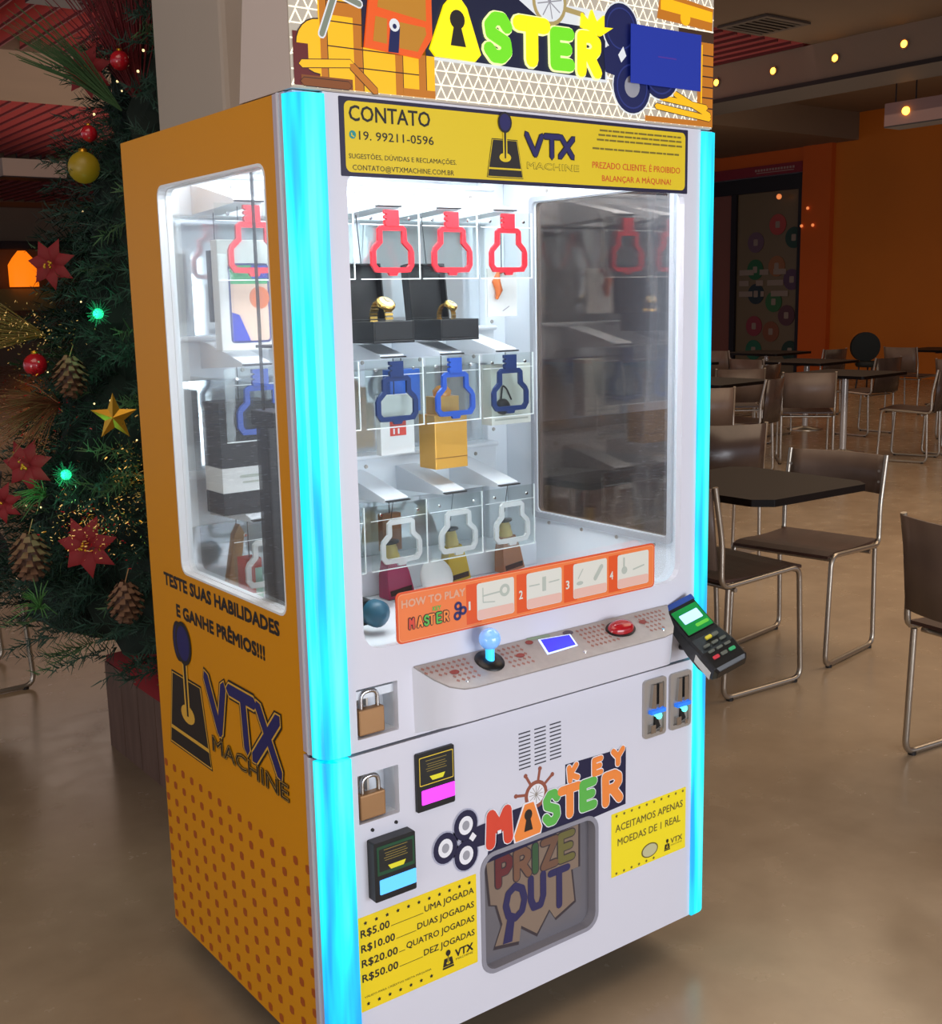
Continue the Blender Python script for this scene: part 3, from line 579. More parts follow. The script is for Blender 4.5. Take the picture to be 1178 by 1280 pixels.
# how-to-play strip on the pane
ht = MB().prism(FRONT, rrect(.1555, .7925, .8835, .976, .010), .0004, .003, mat('orange_edge', '#e2541c', .35)).build('how_to_play_strip', mc, 'orange how to play strip with four white pictures')
b = MB(); w = .0036; of = mat('orange_face', '#ee7c3c', .4); off = mat('off_white_print', '#dcdcd0', .45); pkb = mat('pink_print', '#e4b8a8', .5); pale = mat('pale_orange_print', '#e0a888', .5); gry = mat('grey_green_print', '#b4bcb0', .5)
b.prism(FRONT, rrect(.159, .789, .8865, .973, .008), w, w, mat('pale_orange_line', '#f4a070', .4)); w += .0003; b.prism(FRONT, rrect(.1605, .7875, .888, .9715, .007), w, w, of); w += .0003
for u0, u1, n, nu in ((.331, .4185, '1', .3120), (.449, .537, '2', .4305), (.567, .6567, '3', .5480), (.686, .774, '4', .6650)):
    b.box(FRONT, (u0 - .024, u0 + .01), (.892, .967), (w - .0002, w - .0001), mat('orange_edge', '#e2541c', .35))
    b.prism(FRONT, rrect(u0, u1, .8955, .9650, .005), w, w, off); b.prism(FRONT, rrect(u0 + .001, u1 - .001, .8965, .915, .004), w + .0002, w + .0002, pkb); b.text(FRONT, n, nu, .9190, .0035 if n == '1' else .0085, .0165, w + .0002, off, .02)
w += .0003
b.ring(FRONT, .396, .943, .006, .012, w, w + .0001, gry); b.line(FRONT, [(.345, .940), (.386, .942)], .003, w, w, gry); b.line(FRONT, [(.345, .955), (.345, .928), (.372, .925)], .002, w, w, gry)
b.box(FRONT, (.488, .497), (.925, .953), (w, w + .0001), gry); b.line(FRONT, [(.456, .940), (.480, .940)], .0025, w, w, gry); b.line(FRONT, [(.505, .940), (.530, .941)], .0025, w, w, gry)
b.prism(FRONT, circ(.584, .925, .009, 12, .004), w, w, gry); b.line(FRONT, [(.580, .935), (.592, .952)], .002, w, w, gry); b.line(FRONT, [(.625, .928), (.642, .950)], .009, w, w, gry)
b.prism(FRONT, circ(.705, .932, .008, 12), w, w, gry); b.line(FRONT, [(.704, .940), (.704, .957)], .004, w, w, gry); b.line(FRONT, [(.73, .93), (.76, .935)], .003, w, w, gry)
b.text(FRONT, 'HOW TO PLAY', .166, .9485, .138, .0140, w, pale, .03)
for th, mm, q in ((.0085, ink, 0), (.0060, None, .0003)):
    for ch, u, c_ in (('M', .181, ORD), ('A', .199, ORG_), ('S', .213, GRL), ('T', .224, ORG_), ('E', .240, GRL), ('R', .256, ORG_)):
        b.glyph(FRONT, ch, u, .909, .010, .017, th * (.62 if mm is None else .8), w + q, w + q + .0001, mm or c_, 0, 3)
b.text(FRONT, 'KEY', .232, .932, .018, .008, w, GRL, .03)
for u, v in ((.288, .931), (.299, .921), (.286, .913)): b.ring(FRONT, u, v, .0035, .0085, w, w + .0002, navy, 14)
b.build('printing', ht)
# control shelf
cp = MB(); plan0 = [(.1865, 0), (.205, -.040), (.222, -.064), (.245, -.077), (.27, -.08), (.745, -.08), (.772, -.076), (.790, -.060), (.812, -.025), (.836, 0)]
plan1 = [(.1885, 0), (.206, -.034), (.222, -.056), (.245, -.067), (.27, -.07), (.745, -.07), (.772, -.066), (.790, -.052), (.812, -.022), (.834, 0)]
top = [(x, y, .835 + .44 * y) for x, y in plan0]; bot = [(x, y, .712 - .44 * y * .8) for x, y in plan1]
n = len(top); V = top + bot; cp.add(V, [(i, n + i, n + i + 1, i + 1) for i in range(n - 1)], white, True); cp.add(V, [tuple(range(n)), tuple(reversed(range(n, 2 * n)))], white)
cpo = cp.build('control_shelf', mc, 'white sloped control shelf')
def slope(x, y, h=0): return Vector((x, y, .835 + .44 * y)) + CN * h
CN = Vector((0, -.44, 1)).normalized(); CF = FR((0, 0, .835), (1, 0, 0), (0, 1, .44))   # u = x, v = y * 1.0925
K = 1.0925
CPm = mat('grey_metal_plate', '#a8a2a0', .35, metal=.2, noise=.06, nscale=60)
pts = [(x if 0 < i < n - 1 else x + (.003 if i == 0 else -.003), y * K * .985 - .001) for i, (x, y) in enumerate(plan0)]
plate = MB().prism(CF, pts, .0002, .003, CPm).build('panel_plate', cpo, 'brushed grey top plate')
b = MB(); pm = mat('faded_red_print', '#9a6a60', .5); px_ = .2
i = 0
while px_ < .80:
    for vv in (-.066, -.054, -.042, -.030, -.018):
        lo = .215 + max(0, (-.03 - vv)) * .0; 
        if (vv < -.05 and (px_ < .24 or px_ > .77)) or (vv < -.03 and (px_ < .215 or px_ > .795)): continue
        if .43 < px_ < .56 or .645 < px_ < .72 or .30 < px_ < .37: continue
        b.prism(CF, [(px_, vv), (px_ + .004, vv + .0045), (px_, vv + .009), (px_ - .004, vv + .0045)], .0034, .0034, pm)
    px_ += .0115
dr = mat('dark_red_print', '#8c3a34', .5)
for x, y in ((.253, -.036), (.4046, -.036), (.7307, -.030)): b.prism(CF, circ(x, y * K, .010, 14, .006), .0038, .0038, dr)
b.line(CF, [(.452, -.004), (.50, -.006)], .008, .0036, .0036, mat('pale_green_print', '#8aa088', .5)); b.prism(CF, circ(.545, -.012, .013, 14, .007), .0037, .0037, mat('purple_grey_print', '#544c5c', .5)); b.prism(CF, circ(.447, -.012, .009, 14, .006), .0037, .0037, dr)
b.build('plate_print', cpo, kind='stuff')
b = MB()
for x, y in ((.262, -.062), (.54, -.066), (.757, -.062)): b.lathe(CF, x, y * K, .003, [(.004, 0), (.003, .002)], chrome, 8, 'W')
b.build('plate_screw', cpo)
jb = MB(); jb.lathe(CF, .336, -.031 * K, .003, [(.029, 0), (.028, .003), (.012, .006)], black, 24, 'W'); js = jb.build('joystick', mc, 'joystick with glowing blue ball')
JF = FR(slope(.336, -.034), (1, 0, 0), (0, 0, 1)); ball_m = mat('blue_ball', '#8ab8f0', .12, emit=.42, emit_color='#5aa8ff', coat=.6); sh_m = mat('cyan_shaft', '#40c8ff', .2, emit=1.1, emit_color='#30b0ff')
b = MB(); b.lathe(JF, 0, 0, 0, [(.0085, .005), (.0085, .030)], sh_m, 14); b.build('shaft', js, 'glowing cyan shaft')
MB().ball(JF.P(0, .047, 0), .0205, ball_m, 20).build('ball_knob', js, 'pale blue glowing ball')
b = MB(); cy = -.034 * K
b.prism(CF, circ(.6645, cy, .036, 26, .023), .003, .006, black); bt = b.build('push_button', mc, 'oval red push button')
b = MB(); V = []; ns = 24
for r_, h in ((1, .006), (.96, .011), (.8, .016), (.5, .019), (.15, .020)): V += [CF.P(.6645 + .032 * r_ * math.cos(2 * PI * k / ns), cy + .0195 * r_ * math.sin(2 * PI * k / ns), h) for k in range(ns)]
b.add(V, [(i * ns + k, i * ns + (k + 1) % ns, (i + 1) * ns + (k + 1) % ns, (i + 1) * ns + k) for i in range(4) for k in range(ns)] + [tuple(range(4 * ns, 5 * ns))], mat('red_button', '#a8101c', .22, coat=.6), True); b.build('button_cap', bt, 'glossy red cap')
sq = [(.4590, -.050 * K), (.5380, -.047 * K), (.5460, -.016 * K), (.4700, -.010 * K)]
b = MB(); b.prism(CF, sq, .003, .0045, mat('white_glow', '#d0e0ff', .3, emit=.75)); sc_ = b.build('credit_display', mc, 'small lit blue display')
b = MB(); cx = sum(a for a, _ in sq) / 4; cy = sum(c for _, c in sq) / 4; b.prism(CF, [(cx + (a - cx) * .9, cy + (c - cy) * .88) for a, c in sq], .005, .005, mat('blue_screen', '#3038e0', .2, emit=.8, emit_color='#3a3ae8')); b.build('screen', sc_)
# header light box
HX1 = .950; HT = 2.14; HF = FR((0, .004, 0), (1, 0, 0), (0, 0, 1)); hg = mat('header_grey', '#c4b6ae', .5)
hd = MB().prism(FR((0, 0, 0), (0, -1, 0), (0, 0, 1)), [(-.183, 1.802), (-.006, 1.802), (-.006, HT), (-.12, HT)], -HX1, -.0, hg).build('header_box', mc, 'pale lilac header light box')
MBX = lambda *a: MB().box(*a)
bk = mat('lit_lattice_ground', '#a09888', .4, emit=.42, emit_color='#b0a698'); lt = mat('lit_lattice_line', '#fff4d8', .4, emit=.62, emit_color='#e8e0cc')
b = MB(); b.prism(HF, [(0, 1.803), (HX1, 1.803), (HX1, HT), (0, HT)], 0, .002, bk)
L = .0024; p_ = .0225
for r_ in range(15):
    z = 1.806 + r_ * p_; b.box(HF, (.0, HX1), (z, z + .0022), (L, L + .0002), lt)
    n_ = int(HX1 / p_)
    for i in range(n_): u = i * p_ + (p_ / 2 if r_ % 2 else 0); b.line(HF, [(u, z), (u + p_ / 2, z + p_ * .9), (u + p_, z)] if u + p_ < HX1 else [(u, z), (u + p_ / 2, z + p_ * .9)], .0026, L + .0003, L + .0004, lt, 2)
fa = b.build('lit_face', hd, 'backlit lattice picture of the header')
def E_(n, c, e, ec=None):
    d = '#' + ''.join('%02x' % int(int(c[i:i + 2], 16) * .6) for i in (1, 3, 5)); return mat(n, d, .4, emit=e * 1.15, emit_color=ec or c)
cy_ = E_('lit_yellow_wood', '#ffbe00', .66); co_ = E_('lit_orange_wood', '#d88010', .45); cb_ = E_('lit_brown_wood', '#9a5210', .35); cd_ = E_('lit_dark_line', '#4a2008', .1); cr_ = E_('lit_red_wood', '#802018', .25)
b = MB(); w = .0034
R_ = lambda u0, u1, v0, v1, m_, dw=0: b.box(HF, (u0, u1), (v0, v1), (w + dw, w + dw + .0001), m_)
R_(.050, .268, 1.806, 2.02, cy_); R_(.004, .05, 1.806, 1.885, cr_); b.prism(HF, circ(.05, 1.866, .042, 24), w + .0002, w + .0002, cd_); b.prism(HF, circ(.05, 1.866, .040, 24), w + .0004, w + .0004, cy_); R_(.05, .268, 1.806, 2.02, cy_, .0006); R_(.004, .03, 1.806, 1.868, cr_, .0006)
for u0, u1 in ((.052, .064), (.112, .128), (.190, .204), (.236, .250)): R_(u0, u1, 1.806, 1.99, co_, .0008); R_(u1, u1 + .0014, 1.806, 1.99, cd_, .0010)
for z in (1.840, 1.868, 1.905, 1.935, 1.965): R_(.064, .236, z, z + .0018, cd_, .0009)
R_(.064, .112, 1.915, 1.935, co_, .0008); R_(.064, .112, 1.955, 1.975, co_, .0008)
for st, m_ in (([(.018, 1.838), (.105, 1.846)], cy_), ([(.108, 1.842), (.150, 1.808)], co_), ([(.02, 1.812), (.10, 1.812)], cb_)): b.line(HF, st, .014, w + .0012, w + .0012, cd_, 2); b.line(HF, st, .0115, w + .0014, w + .0014, m_, 2)
R_(.016, .108, 1.806, 1.822, cb_, .0011); R_(.204, .268, 1.806, 1.818, co_, .0012)
# right crate and chest
R_(.905, HX1, 1.806, 1.965, co_); R_(.760, HX1, 1.806, 1.816, co_, .0003)
for z in (1.84, 1.86, 1.88, 1.90, 1.92, 1.94): R_(.918, HX1, z, z + .0025, cd_, .0004)
R_(.914, .918, 1.83, 1.96, cy_, .0006)
for st in ([(.79, 1.835), (.94, 1.822)], [(.80, 1.852), (.93, 1.842)], [(.84, 1.862), (.94, 1.828)]): b.line(HF, st, .013, w + .0008, w + .0008, cd_, 2); b.line(HF, st, .0105, w + .001, w + .001, cy_, 2)
b.prism(HF, [(.79, 1.995), (.945, 1.988), (.948, 2.03), (.80, 2.045)], w, w, co_); b.prism(HF, [(.80, 2.012), (.945, 2.004), (.945, 2.024), (.80, 2.035)], w + .0002, w + .0002, cy_); b.prism(HF, circ(.868, 2.004, .014, 16), w + .0004, w + .0004, cy_); R_(.85, HX1, 1.965, 1.985, E_('lit_dark_brown', '#5a3410', .15), .0002)
b.build('crate_print', fa)
b = MB(); w = .004; lw = E_('lit_white', '#e8ecf0', .6); ln = E_('lit_navy', '#10184a', .15); lg = E_('lit_grey_green', '#98a08c', .35)
b.prism(HF, [(.120, 1.868), (.66, 1.866), (.66, 1.99), (.130, 1.985)], w, w, lw); b.prism(HF, [(.126, 1.873), (.655, 1.871), (.655, 1.958), (.50, 1.958), (.44, 1.99), (.132, 1.99)], w + .0003, w + .0003, ln)
b.line(HF, [(.055, 1.885), (.080, 1.945), (.07, 2.0)], .014, w + .0006, w + .0006, lw); b.line(HF, [(.08, 1.95), (.125, 1.937)], .014, w + .0006, w + .0006, lw)
b.line(HF, [(.055, 1.885), (.080, 1.945), (.07, 2.0)], .009, w + .0008, w + .0008, lg); b.line(HF, [(.08, 1.95), (.125, 1.937)], .009, w + .0008, w + .0008, lg)
b.prism(HF, circ(.520, 1.990, .040, 24), w + .0006, w + .0006, E_('lit_beige', '#c8b070', .4)); b.prism(HF, circ(.520, 1.990, .033, 24), w + .0008, w + .0008, lw); b.line(HF, [(.53, 1.985), (.60, 1.978)], .009, w + .0004, w + .0004, E_('lit_beige', '#c8b070', .4))
for k in range(4): a = k * PI / 4 + .2; b.line(HF, [(.520 - .028 * math.cos(a), 1.990 - .028 * math.sin(a)), (.520 + .028 * math.cos(a), 1.990 + .028 * math.sin(a))], .0022, w + .001, w + .001, mat('grey_print', '#9c9ca4', .5), 2)
kb = E_('lit_key_blue', '#101c66', .25)
for (u, v, r_) in ((.694, 1.965, .043), (.724, 1.865, .047), (.80, 1.90, .05)):
    b.prism(HF, circ(u, v, r_ + .0045, 26), w + .0004, w + .0004, lw); b.prism(HF, circ(u, v, r_ + .0015, 26), w + .0006, w + .0006, ln)
for (u, v, r_) in ((.694, 1.965, .043), (.724, 1.865, .047), (.80, 1.90, .05)): b.prism(HF, circ(u, v, r_, 26), w + .0008, w + .0008, kb); b.ring(HF, u, v, r_ * .80, r_ * .86, w + .0009, w + .00115, E_('lit_key_rim', '#2c3a8c', .35), 26)
b.prism(HF, [(.650, 1.925), (.72, 1.96), (.74, 1.87), (.655, 1.885)][::-1], w + .0009, w + .0009, kb); b.prism(HF, circ(.724, 1.865, .020, 18), w + .001, w + .001, mat('grey_print', '#9c9ca4', .5))
b.prism(HF, [(.695, 1.905), (.708, 1.918), (.700, 1.934), (.687, 1.918)], w + .0012, w + .0012, lw); b.build('key_print', fa)
LY, LGn, LO = E_('lit_yellow', '#ffe800', .85), E_('lit_green', '#70dc18', .75), E_('lit_orange', '#e85810', .7); LA = E_('lit_amber', '#c8861c', .55); LP = E_('lit_pale_edge', '#f8ffb0', .8)
def HL(ch, u, v, wd, ht, t, m_, rot=0):
    t -= .0035 if ch in 'SER' else -.002
    b = MB(); b.glyph(HF, ch, u, v, wd, ht, t + .005, .0030, .0075, LP, rot); b.glyph(HF, ch, u, v, wd, ht, t, .0035, .0105, m_, rot); return b.build('letter', hd, 'raised lit letter ' + ch)
b = MB()
for g_, m_, q in ((0, LO, .008),): b.prism(HF, [(.130, 1.873), (.236, 1.866), (.262, 1.90), (.262, 1.985), (.225, 2.005), (.198, 1.975), (.165, 2.01), (.148, 1.995)], .0032, q, m_)
b.prism(HF, [(.146, 1.884), (.172, 1.882), (.174, 1.920), (.152, 1.922)], .0085, .0085, LA); b.prism(HF, [(.196, 1.878), (.232, 1.876), (.250, 1.905), (.248, 1.915), (.198, 1.918)], .0085, .0085, LA); b.prism(HF, [(.156, 1.936), (.250, 1.925), (.250, 1.98), (.226, 1.994), (.198, 1.962), (.166, 1.996)], .0085, .0085, LA)
b.prism(HF, [(.174, 1.870), (.194, 1.870), (.198, 1.910), (.180, 1.914)], .0090, .0090, kb); b.prism(HF, circ(.187, 1.912, .010, 14), .0095, .0095, lw); b.prism(HF, circ(.187, 1.910, .004, 10), .0100, .0100, kb); b.build('letter', hd, 'raised lit letter M')
b = MB(); b.prism(HF, [(.257, 1.884), (.268, 1.873), (.350, 1.872), (.362, 1.884), (.334, 1.956), (.322, 1.968), (.300, 1.968), (.288, 1.956)], .003, .009, LY)
b.prism(HF, circ(.313, 1.935, .0155, 18), .0095, .0095, ink); b.prism(HF, [(.298, 1.893), (.330, 1.893), (.318, 1.932), (.307, 1.932)], .0097, .0097, ink); b.build('letter', hd, 'raised lit letter A with keyhole')
HL('S', .377, 1.884, .046, .064, .025, LGn); HL('T', .446, 1.888, .058, .058, .024, LY); HL('E', .526, 1.886, .040, .052, .025, LGn, .02)
r_ = HL('R', .588, 1.880, .045, .060, .024, LY)
b = MB(); b.prism(HF, [(.592, 1.956), (.640, 1.945), (.670, 1.962), (.648, 1.961), (.648, 1.982), (.630, 1.968), (.618, 1.988), (.610, 1.968), (.594, 1.980)], .0032, .0095, LY); b.build('crown', hd, 'lit yellow crown')
for ch, u in (('K', .32), ('E', .40), ('Y', .47)): HL(ch, u, 2.03, .04, .05, .018, LY)
b = MB(); b.box(HF, (.2, .3), (1.99, 1.992), (.003, .0031), ln); b.box(HF, (.300, .345), (1.975, 2.01), (.0032, .007), LY); b.build('key_fragment', fa)
# interior: beams, arms, acrylic key plates with their frames
bands = [(1.665, 1.655, 1.735), (1.353, 1.320, 1.405), (1.043, 1.012, 1.118)]
COLS = (.137, .2945, .457, .612, .768)
inkey = [mat('red_key', '#d0202c', .3), mat('blue_key', '#1c4aa8', .3), mat('pale_key', '#dfe4e2', .3, alpha=.55)]
dn = mat('dark_blue_key', '#122a5c', .3)
for r_, (zt, b0, b1) in enumerate(bands):
    b = MB(); b.box(WORLD, (.018, .888), (.640, .697), (b0, b1), whitein); b.box(WORLD, (.018, .888), (.628, .697), (b1 - .004, b1 + .006), whitein); bmo = b.build('prize_beam', mc, 'white crossbeam', bevel=.004)
    b = MB()
    for x in (.20, .34, .50, .66, .82):
        for z in (b0 + .018, b1 - .02): b.lathe(FR((x, .640, z), (1, 0, 0), (0, 0, 1)), 0, 0, 0, [(.005, 0), (.004, .003)], steel, 8, 'W')
    b.build('screw', bmo)
    for c, x in enumerate(COLS):
        b = MB(); z = zt + .004
        b.prism(FR((x, 0, 0), (0, -1, 0), (0, 0, 1)), [(-.64, z - .012), (-.448, z - .002), (-.448, z + .006), (-.50, z + .018), (-.60, z + .040), (-.64, z + .046)], -.030, .030, whitein)
        b.box(WORLD, (x - .030, x + .030), (.436, .452), (z, z + .003), black); b.build('prize_arm', mc, bevel=.002)
        AF = FR((x, .440, zt), (1, 0, 0), (0, 0, 1))
        b = MB(); b.box(AF, (-.0735, .0735), (-.143, 0), (-.0015, .0015), acrylic); pa = b.build('acrylic_plate', mc, 'clear acrylic key plate')
        b = MB(); b.box(AF, (-.0735, .0735), (-.1445, -.1425), (-.002, .002), mat('bright_edge', '#eef4f4', .3, emit=.15)); b.box(AF, (.0722, .0735), (-.143, 0), (-.002, .002), mat('bright_edge', '#eef4f4')); b.box(AF, (-.0735, .0735), (-.033, -.032), (.0015, .002), mat('bright_edge', '#eef4f4'))
        for s_ in (-1, 1): b.lathe(AF, s_ * .048, -.020, .0015, [(.004, 0), (.003, .003)], chrome, 8, 'W')
        b.build('edge_line', pa)
        km = inkey[r_] if not (r_ == 1 and c in (2, 4)) else dn
        o_ = [(-.026, -.034), (.026, -.034), (.035, -.041), (.036, -.066), (.048, -.077), (.053, -.088), (.053, -.116), (.043, -.130), (.012, -.131), (.009, -.137), (-.009, -.137), (-.012, -.131), (-.043, -.130), (-.053, -.116), (-.053, -.088), (-.048, -.077), (-.036, -.066), (-.035, -.041)][::-1]
        i_ = [(-.025, -.045), (.025, -.045), (.025, -.070), (.042, -.086), (.042, -.114), (.036, -.120), (-.036, -.120), (-.042, -.114), (-.042, -.086), (-.025, -.070)][::-1]
        b = MB(); b.holed(AF, o_, [i_], .002, .009, km)
        if r_ < 2: b.prism(AF, [(-.016, -.036), (.016, -.036), (.016, -.003), (-.018, -.003), (-.018, -.010), (-.012, -.012), (-.018, -.015), (-.018, -.020), (-.012, -.022), (-.018, -.025), (-.018, -.030)], .002, .011, km)
        b.build('key_frame', pa, ('red', 'blue', 'pale')[r_] + ' key-shaped frame')
# lamps in the chamber roof
tl = mat('tube_glow', '#ffffff', .3, emit=6.0)
for y in (.10, .60): MB().box(WORLD, (.05, .90), (y, y + .02), (1.768, 1.778), tl).build('light_tube', mc, 'white light tube')
lo = area('chamber_light', (.48, .30, 1.765), (.48, .34, 0), .82, .42, 10.5, (.92, .96, 1.0)); lo.parent = None
# gantry
gt = thing('key_gantry', 'black key pusher column and thin rods inside the left window of the machine', 'gantry', (.042, .19, .88))
b = MB(); b.tube([(.036, .225, .96), (.036, .225, 1.755)], .0032, black, 8); b.build('guide_rod', gt)
b = MB(); b.tube([(.058, .175, .96), (.058, .175, 1.755)], .0045, black, 8)
for i in range(70): b.box(WORLD, (.0525, .060), (.167, .171), (.97 + i * .011, .974 + i * .011), black)
b.build('rack_rod', gt)
b = MB(); b.box(WORLD, (.026, .052), (.195, .24), (.90, 1.27), black); b.box(WORLD, (.022, .066), (.165, .25), (1.262, 1.29), black); b.box(WORLD, (.022, .072), (.16, .25), (.812, .93), black); b.build('column', gt, bevel=.003)
b = MB(); b.box(WORLD, (.03, .066), (.17, .231), (1.40, 1.405), black); b.build('rod_clamp', gt)
b = MB(); tb = mat('teal_motor', '#145a74', .4); b.lathe(FR((.302, .31, .852), (1, 0, 0), (0, 0, 1)), 0, 0, 0, [(.028, 0), (.028, .02), (.020, .03), (.006, .04)], tb, 18, 'W'); b.box(WORLD, (.262, .300), (.31, .35), (.828, .878), black); mo = b.build('drive_motor', gt, 'teal and black drive motor')

# ------------------------------------------------------------------ prizes inside the machine (each hangs on a cord from its arm)
def cord(t, x, y, z0, z1, m=None): MB().tube([(x, y, z0), (x, y, z1)], .0012, m or black, 5).build('cord', t)
PY = .50
def carton(name, lab, cat, x, z0, z1, wd, dp, m, prints=(), y=PY, loc=None, bev=.001, cordtop=None):
    t = thing(name, lab, cat, (x, y, z0)); MB().box(WORLD, (x - wd / 2, x + wd / 2), (y - dp / 2, y + dp / 2), (z0, z1), m).build('carton', t, bevel=bev)
    F_ = FR((x, y - dp / 2, 0), (1, 0, 0), (0, 0, 1)); S_ = FR((x - wd / 2, y, 0), (0, -1, 0), (0, 0, 1))
    b = MB()
    for k, (side, u0, u1, v0, v1, m_) in enumerate(prints): b.box(F_ if side == 'F' else S_, (u0, u1), (v0, v1), (0, .0006 + .0002 * k), m_)
    if prints: b.build('printing', t)
    if cordtop: cord(t, x, y, z1, cordtop)
    return t
blk = mat('matt_black_box', '#0b0b0c', .5); wb = mat('white_box', '#e2e4e2', .5); gld = mat('gold_metal', '#e0b860', .25, metal=.9)
def watch_box(x, lab, big, rz):
    t = thing('watch_box', lab, 'watch box', (x, .50, 1.388))
    b = MB(); y0, y1 = .435, .545; w_ = .052
    b.box(WORLD, (x - w_, x + w_), (y0, y1), (1.388, 1.394), blk)
    for a in ((x - w_, x - w_ + .004), (x + w_ - .004, x + w_)): b.box(WORLD, a, (y0, y1), (1.394, 1.434), blk)
    for a in ((y0, y0 + .004), (y1 - .004, y1)): b.box(WORLD, (x - w_ + .004, x + w_ - .004), a, (1.394, 1.434), blk)
    b.build('box_base', t, bevel=.0015)
    MB().box(WORLD, (x - .046, x + .046), (y0 + .006, y1 - .006), (1.394, 1.430), mat('black_cushion', '#0a0a0b', .8)).build('cushion', t, bevel=.006)
    LFm = FR((x, y1, 1.434), (1, 0, 0), (0, .13, 1)); b = MB(); b.box(LFm, (-w_, w_), (.0, .125), (-.028, -.022), blk); b.box(LFm, (-w_, w_), (0, .004), (-.022, 0), blk); b.box(LFm, (-w_, w_), (.121, .125), (-.022, 0), blk); b.box(LFm, (-w_, -w_ + .004), (0.004, .121), (-.022, 0), blk); b.box(LFm, (w_ - .004, w_), (0.004, .121), (-.022, 0), blk); b.build('lid', t, bevel=.0015)
    c = Vector((x + .004, .482, 1.452 if big else 1.446)); AX = FR(c, (math.cos(rz), math.sin(rz), 0), (-math.sin(rz) * .8, math.cos(rz) * .8, .5))
    R1 = .025 if big else .018
    kk = 1.0 if big else .72; LC = Vector((x + .004, .492, 1.440)); LX = Vector((math.cos(rz), math.sin(rz), 0)); LY_ = Vector((math.sin(rz), -math.cos(rz), 0)); ry_, rz_ = .027 * kk, .031 * kk + .004
    def pos(a): return LC + LY_ * ry_ * math.cos(a) + Vector((0, 0, 1)) * rz_ * math.sin(a)
    ac_ = .95; CW = (LY_ * math.cos(ac_) + Vector((0, 0, 1)) * math.sin(ac_)).normalized(); CV = CW.cross(LX); AX = FR(pos(ac_), LX, CV)
    R1 = .021 * kk
    b = MB(); b.lathe(AX, 0, 0, 0, [(R1, -.002), (R1 * 1.06, .003), (R1, .007), (R1 * .85, .0085)], gld, 24, 'W'); b.prism(AX, circ(0, 0, R1 * .8, 20), .0088, .0088, mat('champagne_dial', '#e0d09a', .3)); b.box(AX, (-.0008, .0008), (0, R1 * .6), (.009, .0094), blk); b.box(AX, (0, R1 * .45), (-.0008, .0008), (.009, .0094), blk); w1 = b.build('watch_case', t, 'gold watch with metal bracelet')
    b = MB()
    for k in range(26):
        a = ac_ + 2 * PI * k / 26
        if k in (0, 1, 25): continue
        wv = (LY_ * math.cos(a) + Vector((0, 0, 1)) * math.sin(a)).normalized(); b.box(FR(pos(a), LX, wv.cross(LX)), (-.010 * kk, .010 * kk), (-.0028, .0028), (-.0015, .002), gld)
    b.build('bracelet', w1)
    MB().tube([(x, .56, 1.558), (x, .575, 1.67)], .0012, black, 5).build('cord', t)
watch_box(.457, 'open black watch box with the larger gold watch, behind the third red key frame', True, .1)
watch_box(.630, 'open black watch box with the smaller gold watch, next to the clear gap', False, .35)
grn_, blu_, org_ = mat('print_green', '#3fae6a', .4), mat('print_blue', '#2c3cc0', .4), mat('print_orange', '#e87838', .4)
t = thing('tablet_box', 'white box with a colourful screen picture, behind the left red key frame', 'box', (.14, PY, 1.385))
MB().box(WORLD, (.085, .205), (.485, .515), (1.385, 1.60), wb).build('carton', t, bevel=.002)
b = MB(); TF = FR((.085, .485, 0), (1, 0, 0), (0, 0, 1)); b.prism(TF, rrect(.020, .108, 1.40, 1.555, .008), .0006, .0006, mat('print_navy', '#1c2a78', .4)); b.prism(TF, rrect(.024, .104, 1.404, 1.551, .006), .001, .001, mat('print_peach', '#e8c8b0', .4)); b.box(TF, (.024, .104), (1.515, 1.551), (.0012, .0014), grn_); b.box(TF, (.070, .104), (1.525, 1.551), (.0016, .0018), blu_); b.prism(TF, circ(.085, 1.488, .022, 18), .0016, .0016, org_); b.prism(TF, [(.024, 1.404), (.062, 1.404), (.040, 1.455), (.024, 1.46)], .0014, .0014, blu_); b.build('printing', t); cord(t, .14, PY, 1.60, 1.67)
carton('black_box', 'slim upright black carton at the back of the left window, behind the tablet box', 'box', .135, 1.44, 1.585, .020, .05, blk, y=.60, cordtop=1.67)
t = carton('black_box', 'black carton with pale side label, hidden behind the machine corner', 'box', .2945, 1.39, 1.52, .07, .09, blk, [('S', -.03, .03, 1.42, 1.46, wb)], cordtop=1.67)
t = carton('trinket_card', 'white card with an orange fish-shaped trinket, right end of the top row', 'card', .800, 1.435, 1.545, .086, .006, wb, cordtop=1.67)
b = MB(); TF = FR((.772, .496, 0), (1, 0, 0), (0, 0, 1)); b.tube([TF.P(.012, 1.535, .004), TF.P(.004, 1.515, .006), TF.P(.012, 1.495, .006), TF.P(.006, 1.475, .005)], [.004, .010, .009, .003], org_, 8); b.tube([TF.P(.012, 1.535, .004), TF.P(.026, 1.540, .004)], [.004, .006], mat('print_red', '#d04030', .4), 8); b.build('trinket', t, 'orange trinket')
b = MB(); b.line(FR((.80, .4965, 0), (1, 0, 0), (0, 0, 1)), [(.0, 1.448), (.018, 1.458)], .002, 0, .0004, mat('grey_print', '#9c9ca4', .5)); b.build('scribble', t)
t = thing('striped_carton', 'black and white banded carton behind the left blue key frame', 'box', (.125, PY, 1.06)); 
for z0, z1, m_ in ((1.06, 1.105, blk), (1.105, 1.155, wb), (1.155, 1.285, blk)): MB().box(WORLD, (.062, .185), (.47, .55), (z0, z1), m_).build('carton_band', t)
